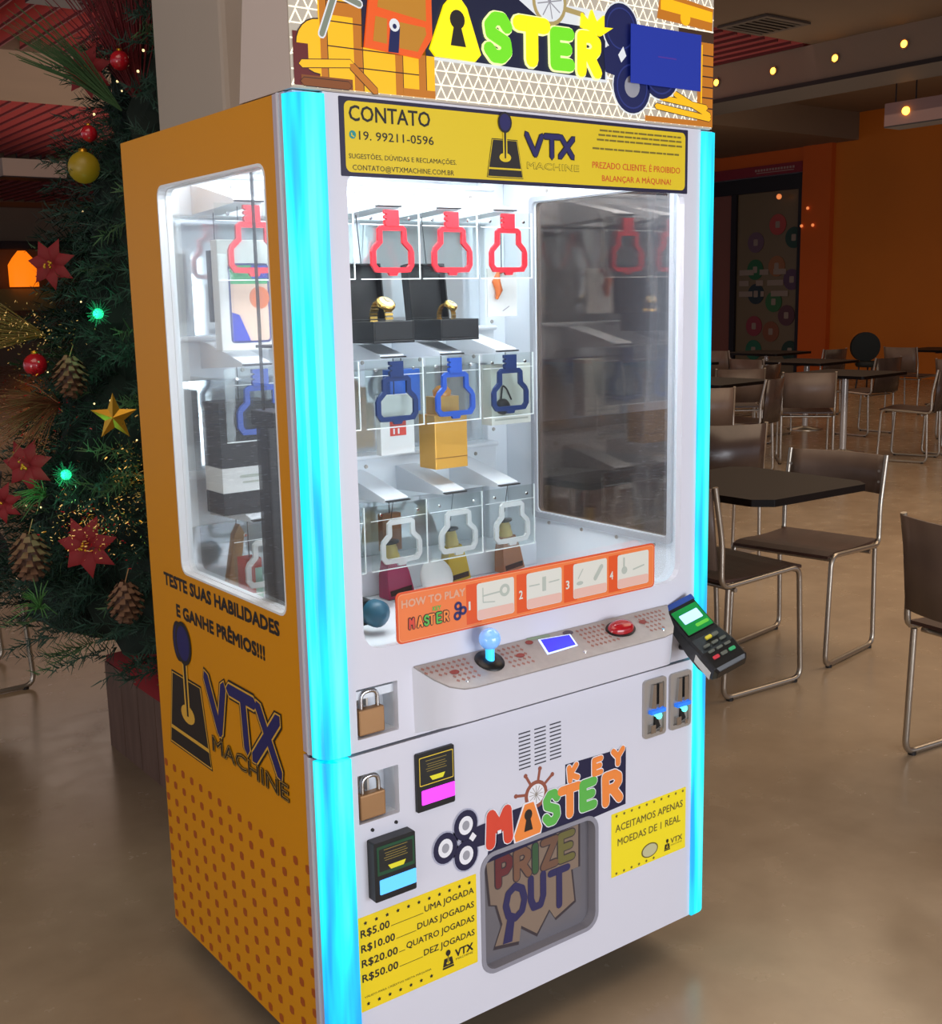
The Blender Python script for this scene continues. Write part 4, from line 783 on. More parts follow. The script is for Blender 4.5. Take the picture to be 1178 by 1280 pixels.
b = MB(); b.text(FR((0, .4695, 0), (1, 0, 0), (0, 0, 1)), 'LOTION', .095, 1.131, .05, .008, 0, ink, .01) if False else b.box(FR((0, .4695, 0), (1, 0, 0), (0, 0, 1)), (.10, .15), (1.133, 1.139), (0, .0004), gry); b.box(FR((0, .4695, 0), (1, 0, 0), (0, 0, 1)), (.105, .14), (1.122, 1.126), (0, .0004), gry); b.build('printing', t); cord(t, .125, .51, 1.285, 1.36)
carton('grey_box', 'grey carton in the hidden second column, middle row', 'box', .2945, 1.09, 1.28, .08, .07, mat('grey_carton', '#70747a', .5), [('F', -.03, .03, 1.12, 1.18, wb)], cordtop=1.36)
t = carton('paper_packet', 'white paper packet with red label behind the dark blue key frame', 'packet', .480, 1.145, 1.275, .088, .02, wb, [('F', -.020, .022, 1.186, 1.225, mat('print_red', '#c03030', .4)), ('F', -.020, .022, 1.204, 1.2055, wb), ('F', -.012, -.008, 1.19, 1.202, wb), ('F', .000, .004, 1.19, 1.202, wb)], y=.48, cordtop=1.36)
carton('blue_box', 'bright blue carton behind the dark blue key frame, above the paper packet', 'box', .530, 1.232, 1.326, .080, .03, mat('bright_blue_carton', '#2a62c8', .4), y=.525, cordtop=1.36)
t = thing('perfume_carton', 'shiny gold perfume carton in the middle of the centre row', 'perfume box', (.622, .50, 1.10)); gc = mat('gold_carton', '#e0a848', .28, metal=.35)
MB().box(WORLD, (.578, .668), (.468, .532), (1.10, 1.222), gc).build('carton', t, bevel=.0015)
MB().box(WORLD, (.592, .654), (.478, .522), (1.222, 1.262), gc).build('carton_top', t, bevel=.0015); b = MB(); b.lathe(FR((.622, .50, 1.262), (1, 0, 0), (0, 0, 1)), 0, 0, 0, [(.02, 0), (.022, .012), (.012, .022), (.004, .024)], mat('amber_cap', '#d88c20', .2), 16); b.build('stopper', t); b = MB(); b.box(FR((.622, .468, 0), (1, 0, 0), (0, 0, 1)), (-.045, .045), (1.124, 1.126), (0, .0006), mat('dark_gold_line', '#8c5c18', .4)); b.build('fold_line', t); cord(t, .622, .50, 1.286, 1.36)
t = carton('camera_card', 'white carton with a black webcam and cable, right end of the centre row', 'box', .808, 1.185, 1.325, .118, .04, mat('cream_box', '#dfe2d8', .5), [('F', -.05, .05, 1.195, 1.199, gry), ('F', -.05, .03, 1.205, 1.208, gry)], cordtop=1.36)
b = MB(); CFm = FR((.778, .48, 0), (1, 0, 0), (0, 0, 1)); b.lathe(CFm, 0, 1.228, 0, [(.018, 0), (.019, .008), (.014, .016), (.005, .018)], black, 18, 'W'); wc = b.build('webcam', t, 'black round webcam'); b = MB(); b.tube(fillet([CFm.P(-.004, 1.245, .004), CFm.P(0, 1.278, .005), CFm.P(.012, 1.27, .005), CFm.P(.026, 1.243, .005)], .01), .0022, black, 6); b.build('cable', wc)
def bottle(x, z0, h, w_, c, lab, neck='#c8b060', tilt=0, y=.52):
    t = thing('cord_bottle', lab, 'bottle', (x, y, z0)); F_ = FR((x, y, z0), (1, 0, tilt), (-tilt, 0, 1)); m_ = mat('bottle_' + c[1:], c, .35); nm = mat('neck_' + neck[1:], neck, .4)
    b = MB(); zt = h * .58
    P = lambda a, dd, v: [F_.P(-a, v, dd), F_.P(a, v, dd), F_.P(a, v, -dd), F_.P(-a, v, -dd)]
    V = P(w_ / 2, w_ * .3, 0) + P(w_ * .42, w_ * .26, zt * .6) + P(w_ * .30, w_ * .2, zt)
    b.add(V, [(0, 1, 5, 4), (1, 2, 6, 5), (2, 3, 7, 6), (3, 0, 4, 7), (4, 5, 9, 8), (5, 6, 10, 9), (6, 7, 11, 10), (7, 4, 8, 11), (8, 9, 10, 11), (3, 2, 1, 0)], m_); b.build('body', t, bevel=.002)
    b = MB(); prof = [(w_ * .25, zt)] + [(w_ * (.25 - .016 * i + (.02 if i % 2 else 0)), zt + h * .05 * i) for i in range(1, 6)]; b.lathe(F_, 0, 0, 0, prof, nm, 14); b.build('ribbed_neck', t)
    b = MB(); b.lathe(F_, 0, 0, 0, [(w_ * .30, zt + h * .25), (w_ * .30, zt + h * .27), (.003, zt + h * .28)], black, 14); b.build('rim', t)
    b = MB(); b.tube(fillet([F_.P(0, zt + h * .27, 0), F_.P(-.004, zt + h * .36, 0), F_.P(.004, zt + h * .42, 0)], .01), .0022, black, 6); b.tube([F_.P(.004, zt + h * .42, 0), (x, y, 1.05)], .0009, black, 4); b.build('cord', t)
    b = MB(); b.box(F_, (-w_ * .40, w_ * .40), (h * .05, h * .13), (w_ * .27, w_ * .31), ink); b.build('label_band', t)
bottle(.497, .800 + .015, .150, .072, '#a03058', 'rose pink tapered bottle, leftmost of the bottom row bottles', tilt=.12)
bottle(.664, .822, .150, .064, '#b89a20', 'yellow tapered bottle with cord, middle of the bottom row bottles', tilt=.10)
bottle(.828, .822, .150, .066, '#9c6a4c', 'copper brown tapered bottle with cord, rightmost of the bottom row bottles', tilt=.12)
carton('brown_carton', 'brown carton seen through the clear key frame behind the pink bottle', 'box', .525, .905, .992, .052, .02, mat('brown_carton', '#8a6040', .5), y=.585, cordtop=1.05)
t = thing('round_dish', 'round white dish on the chamber floor between pink and yellow bottles', 'dish', (.58, .45, .812)); b = MB(); b.lathe(FR((.575, .47, .853), (1, 0, 0), (0, .35, 1)), 0, 0, 0, [(.043, -.006), (.044, 0), (.038, .007), (.01, .010)], wb, 24, 'W'); b.build('dish_body', t, bevel=0)
carton('white_box', 'small white box with black lettering bars, second column of the bottom row', 'box', .340, .885, 1.03, .06, .05, wb, [('F', -.022, .022, .90, .915, ink), ('F', -.004, .004, .93, .97, ink), ('F', -.004, .004, .985, 1.015, ink)], y=.52, cordtop=1.05)
carton('red_box', 'slim red box standing low in the left window beside the black column', 'box', .110, .845, .970, .035, .04, mat('print_red', '#c03030', .4), [('F', .002, .0175, .86, .95, mat('print_mint', '#b8e0cc', .4))], y=.47, cordtop=1.05)
t = thing('wooden_paddle', 'tan wooden wedge leaning in the left window, bottom row', 'wooden wedge', (.125, .56, .82)); b = MB(); b.prism(FR((.12, .575, 0), (1, 0, 0), (0, 0, 1)), [(-.028, .83), (.0, .83), (.028, 1.0), (.018, 1.02), (.006, 1.0)], -.01, .01, wood_mat('tan_wood', '#9c7448', '#b48a58')); b.build('wedge', t); cord(t, .135, .575, 1.02, 1.05)

# ------------------------------------------------------------------ card reader, note on the header
RU, RV = Vector((.9197, -.2284, .3193)), Vector((.0107, .8276, .5612))
RU.normalize(); RV = (RV - RU * RV.dot(RU)).normalized(); RC = Vector((.8558, -.0838, .790)); RF = FR(RC, RU, RV)
t = thing('card_reader', 'black card payment terminal with green screen, on the right end of the shelf', 'payment terminal', tuple(RC))
b = MB(); sec = [(-.094, .036, -.018, .004), (-.086, .041, -.030, .010), (-.045, .0425, -.045, .010), (-.005, .040, -.050, .000), (.030, .038, -.045, -.004), (.085, .038, -.032, -.004), (.094, .036, -.028, -.010)]
V = []
for v_, hw, lo_, hi_ in sec: V += [RF.P(-hw, v_, lo_), RF.P(-hw, v_, hi_ - .004), RF.P(-hw + .005, v_, hi_), RF.P(hw - .005, v_, hi_), RF.P(hw, v_, hi_ - .004), RF.P(hw, v_, lo_)]
b.add(V, [(i * 6 + (k + 1) % 6, i * 6 + k, (i + 1) * 6 + k, (i + 1) * 6 + (k + 1) % 6) for i in range(6) for k in range(6)] + [(0, 1, 2, 3, 4, 5), (41, 40, 39, 38, 37, 36)], black); b.build('body', t, bevel=.002)
sg = mat('green_screen_glow', '#18803c', .2, emit=.28); sb = mat('pale_blue_screen_glow', '#a8d0ff', .2, emit=.75)
b = MB(); b.prism(RF, rrect(-.033, .033, .008, .080, .002), -.004, .0006, black); b.prism(RF, rrect(-.0315, .0315, .0095, .072, .002), .0009, .0009, sg); b.build('screen', t, 'green lit screen')
b = MB(); b.prism(RF, rrect(-.022, .024, .034, .058, .002), .0012, .0012, sb); b.text(RF, 'vero', -.008, .018, .034, .011, .0013, mat('lime_print', '#78c838', .4, emit=.4), .02) if False else b.prism(RF, rrect(-.004, .028, .018, .026, .003), .0012, .0012, mat('lime_print', '#58b038', .4, emit=.35)); b.build('screen_picture', t)
MB().prism(RF, rrect(-.036, .036, .078, .093, .002), -.008, .0005, mat('blue_card_edge', '#2a4a98', .35)).build('blue_strip', t, 'blue strip on the top end')
kc = {'y': mat('key_yellow', '#c8b838', .4), 'k': mat('key_grey', '#5c6058', .4), 'r': mat('key_red', '#c03844', .4), 'g': mat('key_green', '#38a068', .4)}
for j, row in enumerate(['yk', 'kkk', 'kkk', 'rkg']):
    for i, ch in enumerate(row):
        u = (-.004 if ch == 'y' else -.020 + i * .020 + (.012 if len(row) == 2 else 0)); v = -.018 - j * .0155; hgt = .0045 if len(row) == 3 and j < 3 else .006
        b = MB(); b.prism(RF, rrect(u - .0075, u + .0075, v - hgt * .6, v + hgt * .6, .002), .008, .0125, kc[ch]); b.build('key', t)
LS = FR(RF.P(-.0425, -.045, -.02), RF.V, RF.W); b = MB(); b.box(LS, (-.035, .015), (-.016, .010), (-.001 if False else .0, .0008), wb) ; b.box(LS, (-.030, .0), (-.010, -.006), (.0008, .001), gry); b.build('side_label', t, 'small white side label')
b = MB(); b.tube([(.875, -.06, .755), (.875, -.02, .740), (.88, .01, .735)], .008, black, 8); b.build('bracket', t)
nb = MB(); nb.box(HF, (.7125, .9045), (1.870, 1.975), (.0115, .0125), mat('cobalt_sheet', '#0d2c9c', .45, emit=.10, emit_color='#1038b8')); nb.text(HF, 'loadng', .785, 1.922, .05, .006, .0127, mat('dim_violet_print', '#5a2a9c', .5)) if False else nb.box(HF, (.785, .835), (1.922, 1.9245), (.0125, .0127), mat('dim_violet_print', '#4a2a9c', .5))
tag(nb.build('blue_sheet'), 'plain cobalt blue sheet stuck over the right end of the header', 'sheet')

# ------------------------------------------------------------------ food court furniture
tube_m = mat('pale_steel_tube', '#b4aa9c', .3, metal=.85); dkw = wood_mat('dark_brown_laminate', '#0d0807', '#150d0b', (2, 10, 10), .45); dkw.node_tree.nodes['Principled BSDF'].inputs['Specular IOR Level'].default_value = .15; seat_m = wood_mat('brown_ply', '#38241d', '#482f27', (2, 10, 10), .45); back_m = wood_mat('taupe_ply', '#5c4c43', '#6c5a4f', (10, 2, 2), .42); rub = mat('rubber_foot', '#15100e', .6)
def curved_plate(x, z0, z1, wd, bulge, m, lean=.08, th=.012):
    b = MB(); n = 10; V = []
    for zz, dx in ((z0, 0), (z1, -lean)):
        for i in range(n + 1):
            y = -wd / 2 + wd * i / n; q = -bulge * (1 - (2 * i / n - 1) ** 2)
            V += [(x + dx + q, y, zz), (x + dx + q - th, y, zz)]
    k = 2 * (n + 1); F = []
    for i in range(n):
        a = 2 * i; F += [(a, a + 2, k + a + 2, k + a), (a + 3, a + 1, k + a + 1, k + a + 3), (a + 1, a + 3, a + 2, a), (k + a, k + a + 2, k + a + 3, k + a + 1)]
    F += [(0, k, k + 1, 1), (2 * n, 2 * n + 1, k + 2 * n + 1, k + 2 * n)]
    return b.add(V, F, m, True)
def make_chair(lab, backlow, loc, rz, group=None, mback=None):
    t = thing('cafe_chair', lab, 'chair', (0, 0, 0), (0, 0, 1e-9), group)
    for s_ in (-1, 1):
        y = s_ * .218
        loop = fillet([(-.265, y, .805), (-.225, y, .60), (-.225, y, .432), (.19, y, .455), (.215, y, .012), (-.205, y, .012), (-.190, y, .425)], .045)
        MB().tube(loop, .0105, tube_m, 8).build('side_frame', t)
        b = MB()
        for x in (-.17, .18): b.lathe(FR((x, y, 0), (1, 0, 0), (0, 0, 1)), 0, 0, 0, [(.013, 0), (.013, .012)], rub, 8)
        b.build('foot_pad', t)
    b = MB(); b.tube([(.185, -.218, .44), (.185, .218, .44)], .009, tube_m, 8); b.build('cross_bar', t); b = MB(); b.tube([(-.15, -.218, .415), (-.15, .218, .415)], .009, tube_m, 8); b.build('cross_bar', t)
    b = MB(); V = []; n = 8
    for i in range(n + 1):
        x = -.22 + .43 * i / n; z = .447 + .018 * i / n - (.02 * max(0, (i - 6) / 2) ** 2) - .012 * math.sin(PI * i / n)
        V += [(x, -.212, z), (x, .212, z), (x, .212, z + .012), (x, -.212, z + .012)]
    F = [(i * 4 + k, i * 4 + (k + 1) % 4, i * 4 + 4 + (k + 1) % 4, i * 4 + 4 + k) for i in range(n) for k in range(4)]; F = [tuple(reversed(f)) for f in F] + [(0, 1, 2, 3), (4 * n + 3, 4 * n + 2, 4 * n + 1, 4 * n)]
    b.add(V, F, seat_m); b.build('seat', t)
    curved_plate(-.235, backlow, .80, .42, .045, mback or back_m, lean=.035).build('backrest', t)
    b = MB()
    for s_ in (-1, 1):
        for z in (backlow + .05, .74): b.lathe(FR((-.238, s_ * .20, z), (0, -1, 0), (0, 0, 1)), 0, 0, 0, [(.006, 0), (.004, .004)], steel, 8, 'W')
    b.build('rivet', t)
    t.location = loc; t.rotation_euler = (0, 0, rz); return t
c1 = make_chair('cafe chair with tall backrest, half hidden by the machine, at the near table', .50, (2.475, 1.275, 0), -.05, 'cafe chairs')
c2 = make_chair('cafe chair with low wide backrest on the far side of the near table', .645, (3.035, 1.315, 0), PI + .16, 'cafe chairs')
dup(c1, (2.49, .115, 0), -.118, 'pale-backed cafe chair nearest the viewer, cut off by the right picture edge', 'cafe chairs')
dback = wood_mat('dark_ply', '#3c302c', '#4c3e38', (10, 2, 2), .25)
c3 = make_chair('dark-backed cafe chair tucked in left of the long row, feet seen clear of the table', .45, (6.55, 4.62, 0), PI * .62, 'cafe chairs', dback)
dup(c1, (5.75, 4.35, 0), .85, 'pale-backed cafe chair right beside the cyan strip, behind the near table', 'cafe chairs')
dup(c3, (3.95, 2.65, 0), 1.05, 'dark cafe chair just behind the left end of the near table', 'cafe chairs')
dup(c1, (7.55, 4.75, 0), .75, 'pale-backed cafe chair in the middle of the row, in front of the white table post', 'cafe chairs')
dup(c3, (8.30, 4.20, 0), PI * .60, 'dark-backed cafe chair with bright tube edge, right of the white table post', 'cafe chairs')
dup(c1, (7.55, 5.55, 0), .9, 'pale cafe chair behind the dark-backed one, edge on', 'cafe chairs')
dup(c3, (8.05, 5.85, 0), PI * .6, 'dark cafe chair half hidden between the two middle tables', 'cafe chairs')
dup(c3, (8.95, 4.15, 0), PI * .55, 'dark cafe chair at the right picture edge in the second row', 'cafe chairs')
far = [((8.93, 6.35), 0, 'left of the far middle table'), ((9.65, 5.6), PI * .5, 'in front of the far middle table'), ((7.85, 7.3), 0, 'far back beside the cyan strip'), ((11.3, 4.7), PI, 'beyond the right-hand third-row table'),
       ((9.93, 4.6), 0, 'in the third row near the right edge'), ((10.9, 7.15), PI * .5, 'in front of the shop entrance, right one'), ((10.2, 7.9), 0, 'in front of the shop entrance, left one'), ((12.6, 5.75), PI * .5, 'near the dark round chair, front one'), ((11.9, 6.5), 0, 'near the dark round chair, left one'), ((14.3, 5.85), PI * .5, 'last row at the right edge'), ((13.6, 6.6), 0, 'last row, beside the dark round chair')]
far += [((12.9, 4.6), PI, 'fourth row at the right edge'), ((2.62, 2.98), -PI * .5, 'seen through the smoked right pane, left one'), ((3.4, 3.6), .5, 'seen through the smoked right pane, farther one')]
for i, ((x, y), rz, lab) in enumerate(far): dup(c3 if i % 2 else c1, (x, y, 0), rz, ('dark' if i % 2 else 'pale') + '-backed distant cafe chair ' + lab, 'cafe chairs')
def make_table(lab, loc, rz=0, sx=.62, sy=.62):
    t = thing('cafe_table', lab, 'table', (0, 0, 0), (0, 0, 1e-9), 'cafe tables')
    MB().prism(WORLD, rrect(-sx / 2, sx / 2, -sy / 2, sy / 2, .03), .715, .742, dkw).build('table_top', t, bevel=.004)
    b = MB(); b.lathe(FR((0, 0, 0), (1, 0, 0), (0, 0, 1)), 0, 0, 0, [(.032, .02), (.032, .715)], mat('pale_post', '#c4bcb4', .25, metal=.4), 16); b.build('post', t)
    b = MB(); b.lathe(FR((0, 0, 0), (1, 0, 0), (0, 0, 1)), 0, 0, 0, [(.19, 0), (.19, .012), (.05, .03), (.032, .04)], tube_m, 24); b.build('base', t)
    b = MB(); b.box(WORLD, (-.22, .22), (-.02, .02), (.695, .714), black); b.box(WORLD, (-.02, .02), (-.22, .22), (.695, .714), black); b.build('bracket', t)
    t.location = loc; t.rotation_euler = (0, 0, rz); return t
# near table: fixed top carried by a beam and a twin post
t = thing('fixed_table', 'dark square cafe table between two facing chairs, nearest table', 'table', (2.70, 1.32, 0), group='cafe tables')
MB().prism(WORLD, [(2.38, 1.06), (2.44, 1.00), (2.97, .99), (3.02, 1.05), (3.02, 1.60), (2.96, 1.66), (2.42, 1.66), (2.36, 1.60)], .715, .742, dkw).build('table_top', t, bevel=.003)
b = MB(); b.tube([(2.62, 1.62, 0.01), (2.62, 1.62, .715)], .02, tube_m, 12); b.build('post', t); b = MB(); b.tube([(2.70, 1.62, 0.01), (2.70, 1.62, .715)], .02, tube_m, 12); b.build('post', t)
MB().box(WORLD, (2.52, 2.80), (1.54, 1.68), (0, .012), tube_m).build('base', t, bevel=.004)
b = MB(); b.box(WORLD, (2.40, 3.08), (1.60, 1.63), (.36, .39), tube_m); b.build('beam', t)
T1 = make_table('cafe table with pale post, right of the middle, behind the near chairs', (8.25, 4.85, 0), .1, .8, .8)
for (x, y), lab in (((6.75, 5.15), 'second-row cafe table beside the cyan strip'), ((9.6, 6.3), 'third-row cafe table in the middle'), ((10.6, 4.6), 'third-row cafe table at the right edge'), ((8.5, 7.3), 'third-row cafe table beside the cyan strip'), ((10.9, 7.9), 'far cafe table in front of the shop entrance'), ((12.6, 6.5), 'far cafe table under the dark round chair'), ((14.3, 6.6), 'last-row cafe table near the right edge'), ((12.2, 4.6), 'fourth-row cafe table cut by the right edge'), ((2.56, 2.16), 'cafe table seen through the smoked right pane')): dup(T1, (x, y, 0), .1, lab)
t = thing('round_chair', 'small dark chair with round back against the orange wall', 'chair', (14.85, 9.2, 0)); rc = mat('dark_green_vinyl', '#0c1614', .6)
TF = FR((14.85, 9.2, 0), Vector((.8, -.6, 0)), (0, 0, 1)); b = MB(); b.prism(TF, circ(0, .62, .225, 26, .225), -.04, .04, rc); b.build('round_back', t, bevel=.02)
b = MB(); b.lathe(FR((14.7, 9.0, 0), (1, 0, 0), (0, 0, 1)), 0, 0, 0, [(.20, .33), (.22, .37), (.20, .41)], rc, 20); b.build('seat', t)
for dx, dy in ((-.14, -.14), (.14, -.14), (-.14, .14), (.14, .14)): MB().tube([(14.7 + dx, 9.0 + dy, 0), (14.7 + dx * .8, 9.0 + dy * .8, .34)], .012, black, 6).build('leg', t)
# left chair with a jacket on it
dnv = mat('navy_seat', '#141c34', .6)
lc = dup(c1, (.12, 3.14, 0), 0, 'steel-framed chair at the left edge, behind the tree', 'cafe chairs')
j = thing('printed_jacket', 'navy jacket with yellow and red print over the left chair', 'jacket', (-.02, 3.1, .47))
b = MB(); V = []; n = 14
for r_ in range(9):
    z = .36 + .06 * r_
    for k in range(n): a = 2 * PI * k / n; rr = .19 + .03 * math.sin(3 * a + r_) ; V.append((.10 + rr * 1.1 * math.cos(a), 3.13 + rr * 1.2 * math.sin(a), z + (.02 * math.sin(2 * a))))
b.add(V, [(i * n + k, i * n + (k + 1) % n, (i + 1) * n + (k + 1) % n, (i + 1) * n + k) for i in range(8) for k in range(n)] + [tuple(range(8 * n, 9 * n)), tuple(reversed(range(n)))], dnv, True); b.build('cloth', j)
b = MB(); JF2 = FR((.10, 2.89, 0), (1, 0, -.0), (0, 0, 1)); b.prism(JF2, [(.02, .60), (.11, .56), (.13, .66), (.09, .74), (.03, .70)], .0, .03, mat('jacket_yellow', '#d8b83c', .6)); b.prism(JF2, [(.05, .50), (.13, .54), (.10, .47)][::-1], 0, .03, mat('jacket_red', '#a82824', .6)); b.build('printed_patch', j)

# ------------------------------------------------------------------ Christmas tree, planter and ornaments
wp = wood_mat('planter_wood', '#5c4438', '#70564a', (6, 6, 1), .6, 4)
pt = thing('wooden_planter', 'square wooden planter box under the Christmas tree', 'planter', (.85, 1.68, 0))
for k in range(6): MB().box(WORLD, (.350, .368), (1.262 + k * .1435, 1.402 + k * .1435), (0, .30 - .001 * (k % 2)), wp).build('plank', pt)
for k in range(6): MB().box(WORLD, (1.332, 1.350), (1.262 + k * .1435, 1.402 + k * .1435), (0, .30), wp).build('plank', pt)
for k in range(6): MB().box(WORLD, (.37 + k * .161, .527 + k * .161), (2.105, 2.123), (0, .30), wp).build('plank', pt)
for k in range(6): MB().box(WORLD, (.37 + k * .161, .527 + k * .161), (1.262, 1.280), (0, .30), wp).build('plank', pt)
MB().box(WORLD, (.372, 1.33), (1.284, 2.10), (.02, .10), wp).build('bottom_board', pt)
redc = mat('red_cloth', '#8c0c14', .8)
b = MB(); n = 24; V = []
for r_, z in ((.02, .44), (.25, .40), (.45, .345), (.50, .32), (.502, .285)):
    for k in range(n):
        a = 2 * PI * k / n; q = 1 / max(abs(math.cos(a)), abs(math.sin(a))); q = 1 + (q - 1) * min(1, r_ / .45) * .95
        V.append((.85 + r_ * q * math.cos(a) * 1.0, 1.69 + r_ * q * math.sin(a) * .87, z + .012 * math.sin(5 * a) * (r_ > .1) * (r_ < .5)))
b.add(V, [(i * n + k, (i + 1) * n + k, (i + 1) * n + (k + 1) % n, i * n + (k + 1) % n) for i in range(4) for k in range(n)], redc, True); tag(b.build('red_cloth'), 'dark red cloth spread over the wooden planter', 'cloth')
TCX, TCY = .85, 1.70
def trad(z): return .95 * (3.9 - z) / 3.4
tree = thing('christmas_tree', 'tall dark green decorated Christmas tree behind the left side of the machine', 'Christmas tree', (TCX, TCY, .3))
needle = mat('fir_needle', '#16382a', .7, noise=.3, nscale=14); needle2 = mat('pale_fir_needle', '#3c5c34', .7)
b = MB(); b.tube([(TCX, TCY, .42), (TCX, TCY, 3.8)], [.05, .015], wood_mat('trunk_bark', '#2c1c12', '#3c281a'), 10); b.build('trunk', tree)
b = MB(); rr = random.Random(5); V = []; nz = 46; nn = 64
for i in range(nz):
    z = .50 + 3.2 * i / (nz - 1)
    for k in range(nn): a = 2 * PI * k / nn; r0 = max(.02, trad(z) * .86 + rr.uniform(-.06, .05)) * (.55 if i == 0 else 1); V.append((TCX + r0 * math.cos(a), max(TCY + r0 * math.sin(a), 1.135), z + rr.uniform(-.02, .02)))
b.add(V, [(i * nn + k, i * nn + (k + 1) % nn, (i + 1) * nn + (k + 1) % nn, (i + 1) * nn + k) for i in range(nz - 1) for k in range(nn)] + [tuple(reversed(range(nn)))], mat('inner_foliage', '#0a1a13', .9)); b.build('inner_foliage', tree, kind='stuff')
rr = random.Random(3); b = MB()
def sprig(p, d, L, n, m_, w_=.0045, nl=.05):
    d = d.normalized(); sx = d.orthogonal().normalized(); sy = d.cross(sx)
    for i in range(n):
        q = p + d * (L * i / n) + Vector((0, 0, -.08 * L * (i / n) ** 2)); a = rr.uniform(0, 2 * PI); o = (sx * math.cos(a) + sy * math.sin(a)) * .85 + d * .6
        l_ = nl * rr.uniform(.7, 1.2) * (1 - .4 * i / n); s_ = o.cross(d).normalized() * w_ / 2; e = q + o.normalized() * l_
        b.v.extend([tuple(q - s_), tuple(q + s_), tuple(e + s_ * .3), tuple(e - s_ * .3)]); k = len(b.v) - 4; b.f.append([k, k + 1, k + 2, k + 3]); b.m.append(b.mi(m_)); b.s.append(False)
for i in range(2600):
    u = rr.random(); z = .52 + 2.9 * (1 - math.sqrt(1 - u * .98)); a = rr.uniform(0, 2 * PI)
    if math.cos(a) > .55: continue
    if TCY + math.sin(a) * (trad(z) + .08) < 1.15 and TCX + math.cos(a) * (trad(z) + .08) > .2: continue
    r0 = trad(z) * .80; c_ = Vector((math.cos(a), math.sin(a), 0)); L_ = rr.uniform(.12, .26) * (1.1 if z < 1 else 1)
    sprig(Vector((TCX, TCY, z)) + c_ * r0, c_ + Vector((rr.uniform(-.5, .5), rr.uniform(-.5, .5), rr.uniform(-.05 if z < .75 else -.45, .35))), L_, 46, needle2 if rr.random() < .10 else needle)
b.build('foliage', tree, kind='stuff')
# fairy lights: nobody could count them
fl_w = mat('fairy_warm', '#ffe0a0', .4, emit=1.5); rr = random.Random(11); b = MB()
for i in range(100):
    z = rr.uniform(.75, 3.0); a = rr.uniform(PI * .75, PI * 1.7); r0 = trad(z) * rr.uniform(.96, 1.04); p = Vector((TCX + r0 * math.cos(a), TCY + r0 * math.sin(a), z))
    if not (p.y < 1.13 and p.x > .2): b.ball(p, .0026 + .0014 * (i % 3 == 0), fl_w, 6)
o = tag(b.build('fairy_lights'), 'tiny warm fairy lights scattered over the Christmas tree', 'fairy lights'); o['kind'] = 'stuff'
cone_m = mat('pinecone_scale', '#55382a', .6, noise=.25, nscale=60)
def pinecone(p, lab, s=1.0, tilt=0):
    t = thing('pinecone', lab, 'pinecone', tuple(p), group='pinecones on the tree'); b = MB(); c = Vector(p)
    b.ball(c, .036 * s, cone_m, 12, (1, 1, 1.55)); b.build('core', t)
    b = MB(); ax = Vector((math.sin(tilt), 0, math.cos(tilt)))
    for i in range(70):
        f_ = i / 70; h = (f_ - .5) * .125 * s; r0 = .050 * s * math.sqrt(max(.05, 1 - (2 * f_ - 1) ** 2)); a = i * 2.4
        o_ = Vector((math.cos(a), math.sin(a), 0)); q = c + o_ * r0 * .7 + Vector((0, 0, h)); e = c + o_ * r0 * 1.12 + Vector((0, 0, h - .010 * s)); s_ = Vector((-math.sin(a), math.cos(a), 0)) * .010 * s
        b.add([q - s_ * .6, q + s_ * .6, e + s_, e + Vector((0, 0, -.004)) , e - s_], [(0, 1, 2, 3, 4)], cone_m); b.add([q - s_ * .6 + Vector((0, 0, .003)), q + s_ * .6 + Vector((0, 0, .003)), e + s_, e - s_], [(3, 2, 1, 0)], mat('pinecone_tip', '#7c5a42', .6))
    b.build('scales', t, kind='stuff')
    MB().tube([c + Vector((0, 0, .05 * s)), c + Vector((.02, .02, .09 * s))], .0015, brass, 5).build('hook', t)
def off(p, k=.0):
    v = Vector((p[0] - TCX, p[1] - TCY, 0)).normalized(); return Vector(p) + v * k
pinecone(off((.105, 1.45, 1.301), .01), 'brown pinecone at the left of the tree, topmost one', .86)
pinecone(off((-.035, 1.463, .835), .01), 'large brown pinecone at the lower left of the tree', 1.0, .2)
pinecone(off((.099, 1.137, .754), .02), 'brown pinecone low on the tree, close to the yellow panel', .82)
gl = mat('green_bulb_glow', '#18d080', .3, emit=2.2, emit_color='#20e088'); gs = mat('green_halo', '#0c6040', .5, emit=.12, emit_color='#10a060')
for p, lab in (((.177, 1.389, 1.458), 'upper glowing green lamp on the tree'), ((.057, 1.378, 1.049), 'lower glowing green lamp on the tree')):
    t = thing('green_lamp', lab, 'lamp', p); c = off(p, .02); MB().ball(c, .014, gl, 12).build('bulb', t); b = MB()
    for i in range(90): a = rr.uniform(0, 2 * PI); e = rr.uniform(-1.3, 1.3); d = Vector((math.cos(a) * math.cos(e), math.sin(a) * math.cos(e), math.sin(e))); b.tube([c, c + d * rr.uniform(.018, .04)], [.0010, .0005], gs, 3)
    b.build('glow_rays', t)  # faintly glowing rays imitate the soft green halo around the bulb
    l = bpy.data.lights.new('green_lamp_light', 'POINT'); l.energy = .35; l.color = (.08, 1, .5); l.shadow_soft_size = .03; lo = bpy.data.objects.new('green_lamp_light', l); COL.objects.link(lo); lo.location = off(p, .055)
gold = mat('gold_foil', '#c8942c', .3, metal=.8); goldg = mat('gold_glitter', '#e8c068', .3, metal=.7, emit=.12)  # glitter colour carries a faint emission as its sparkle
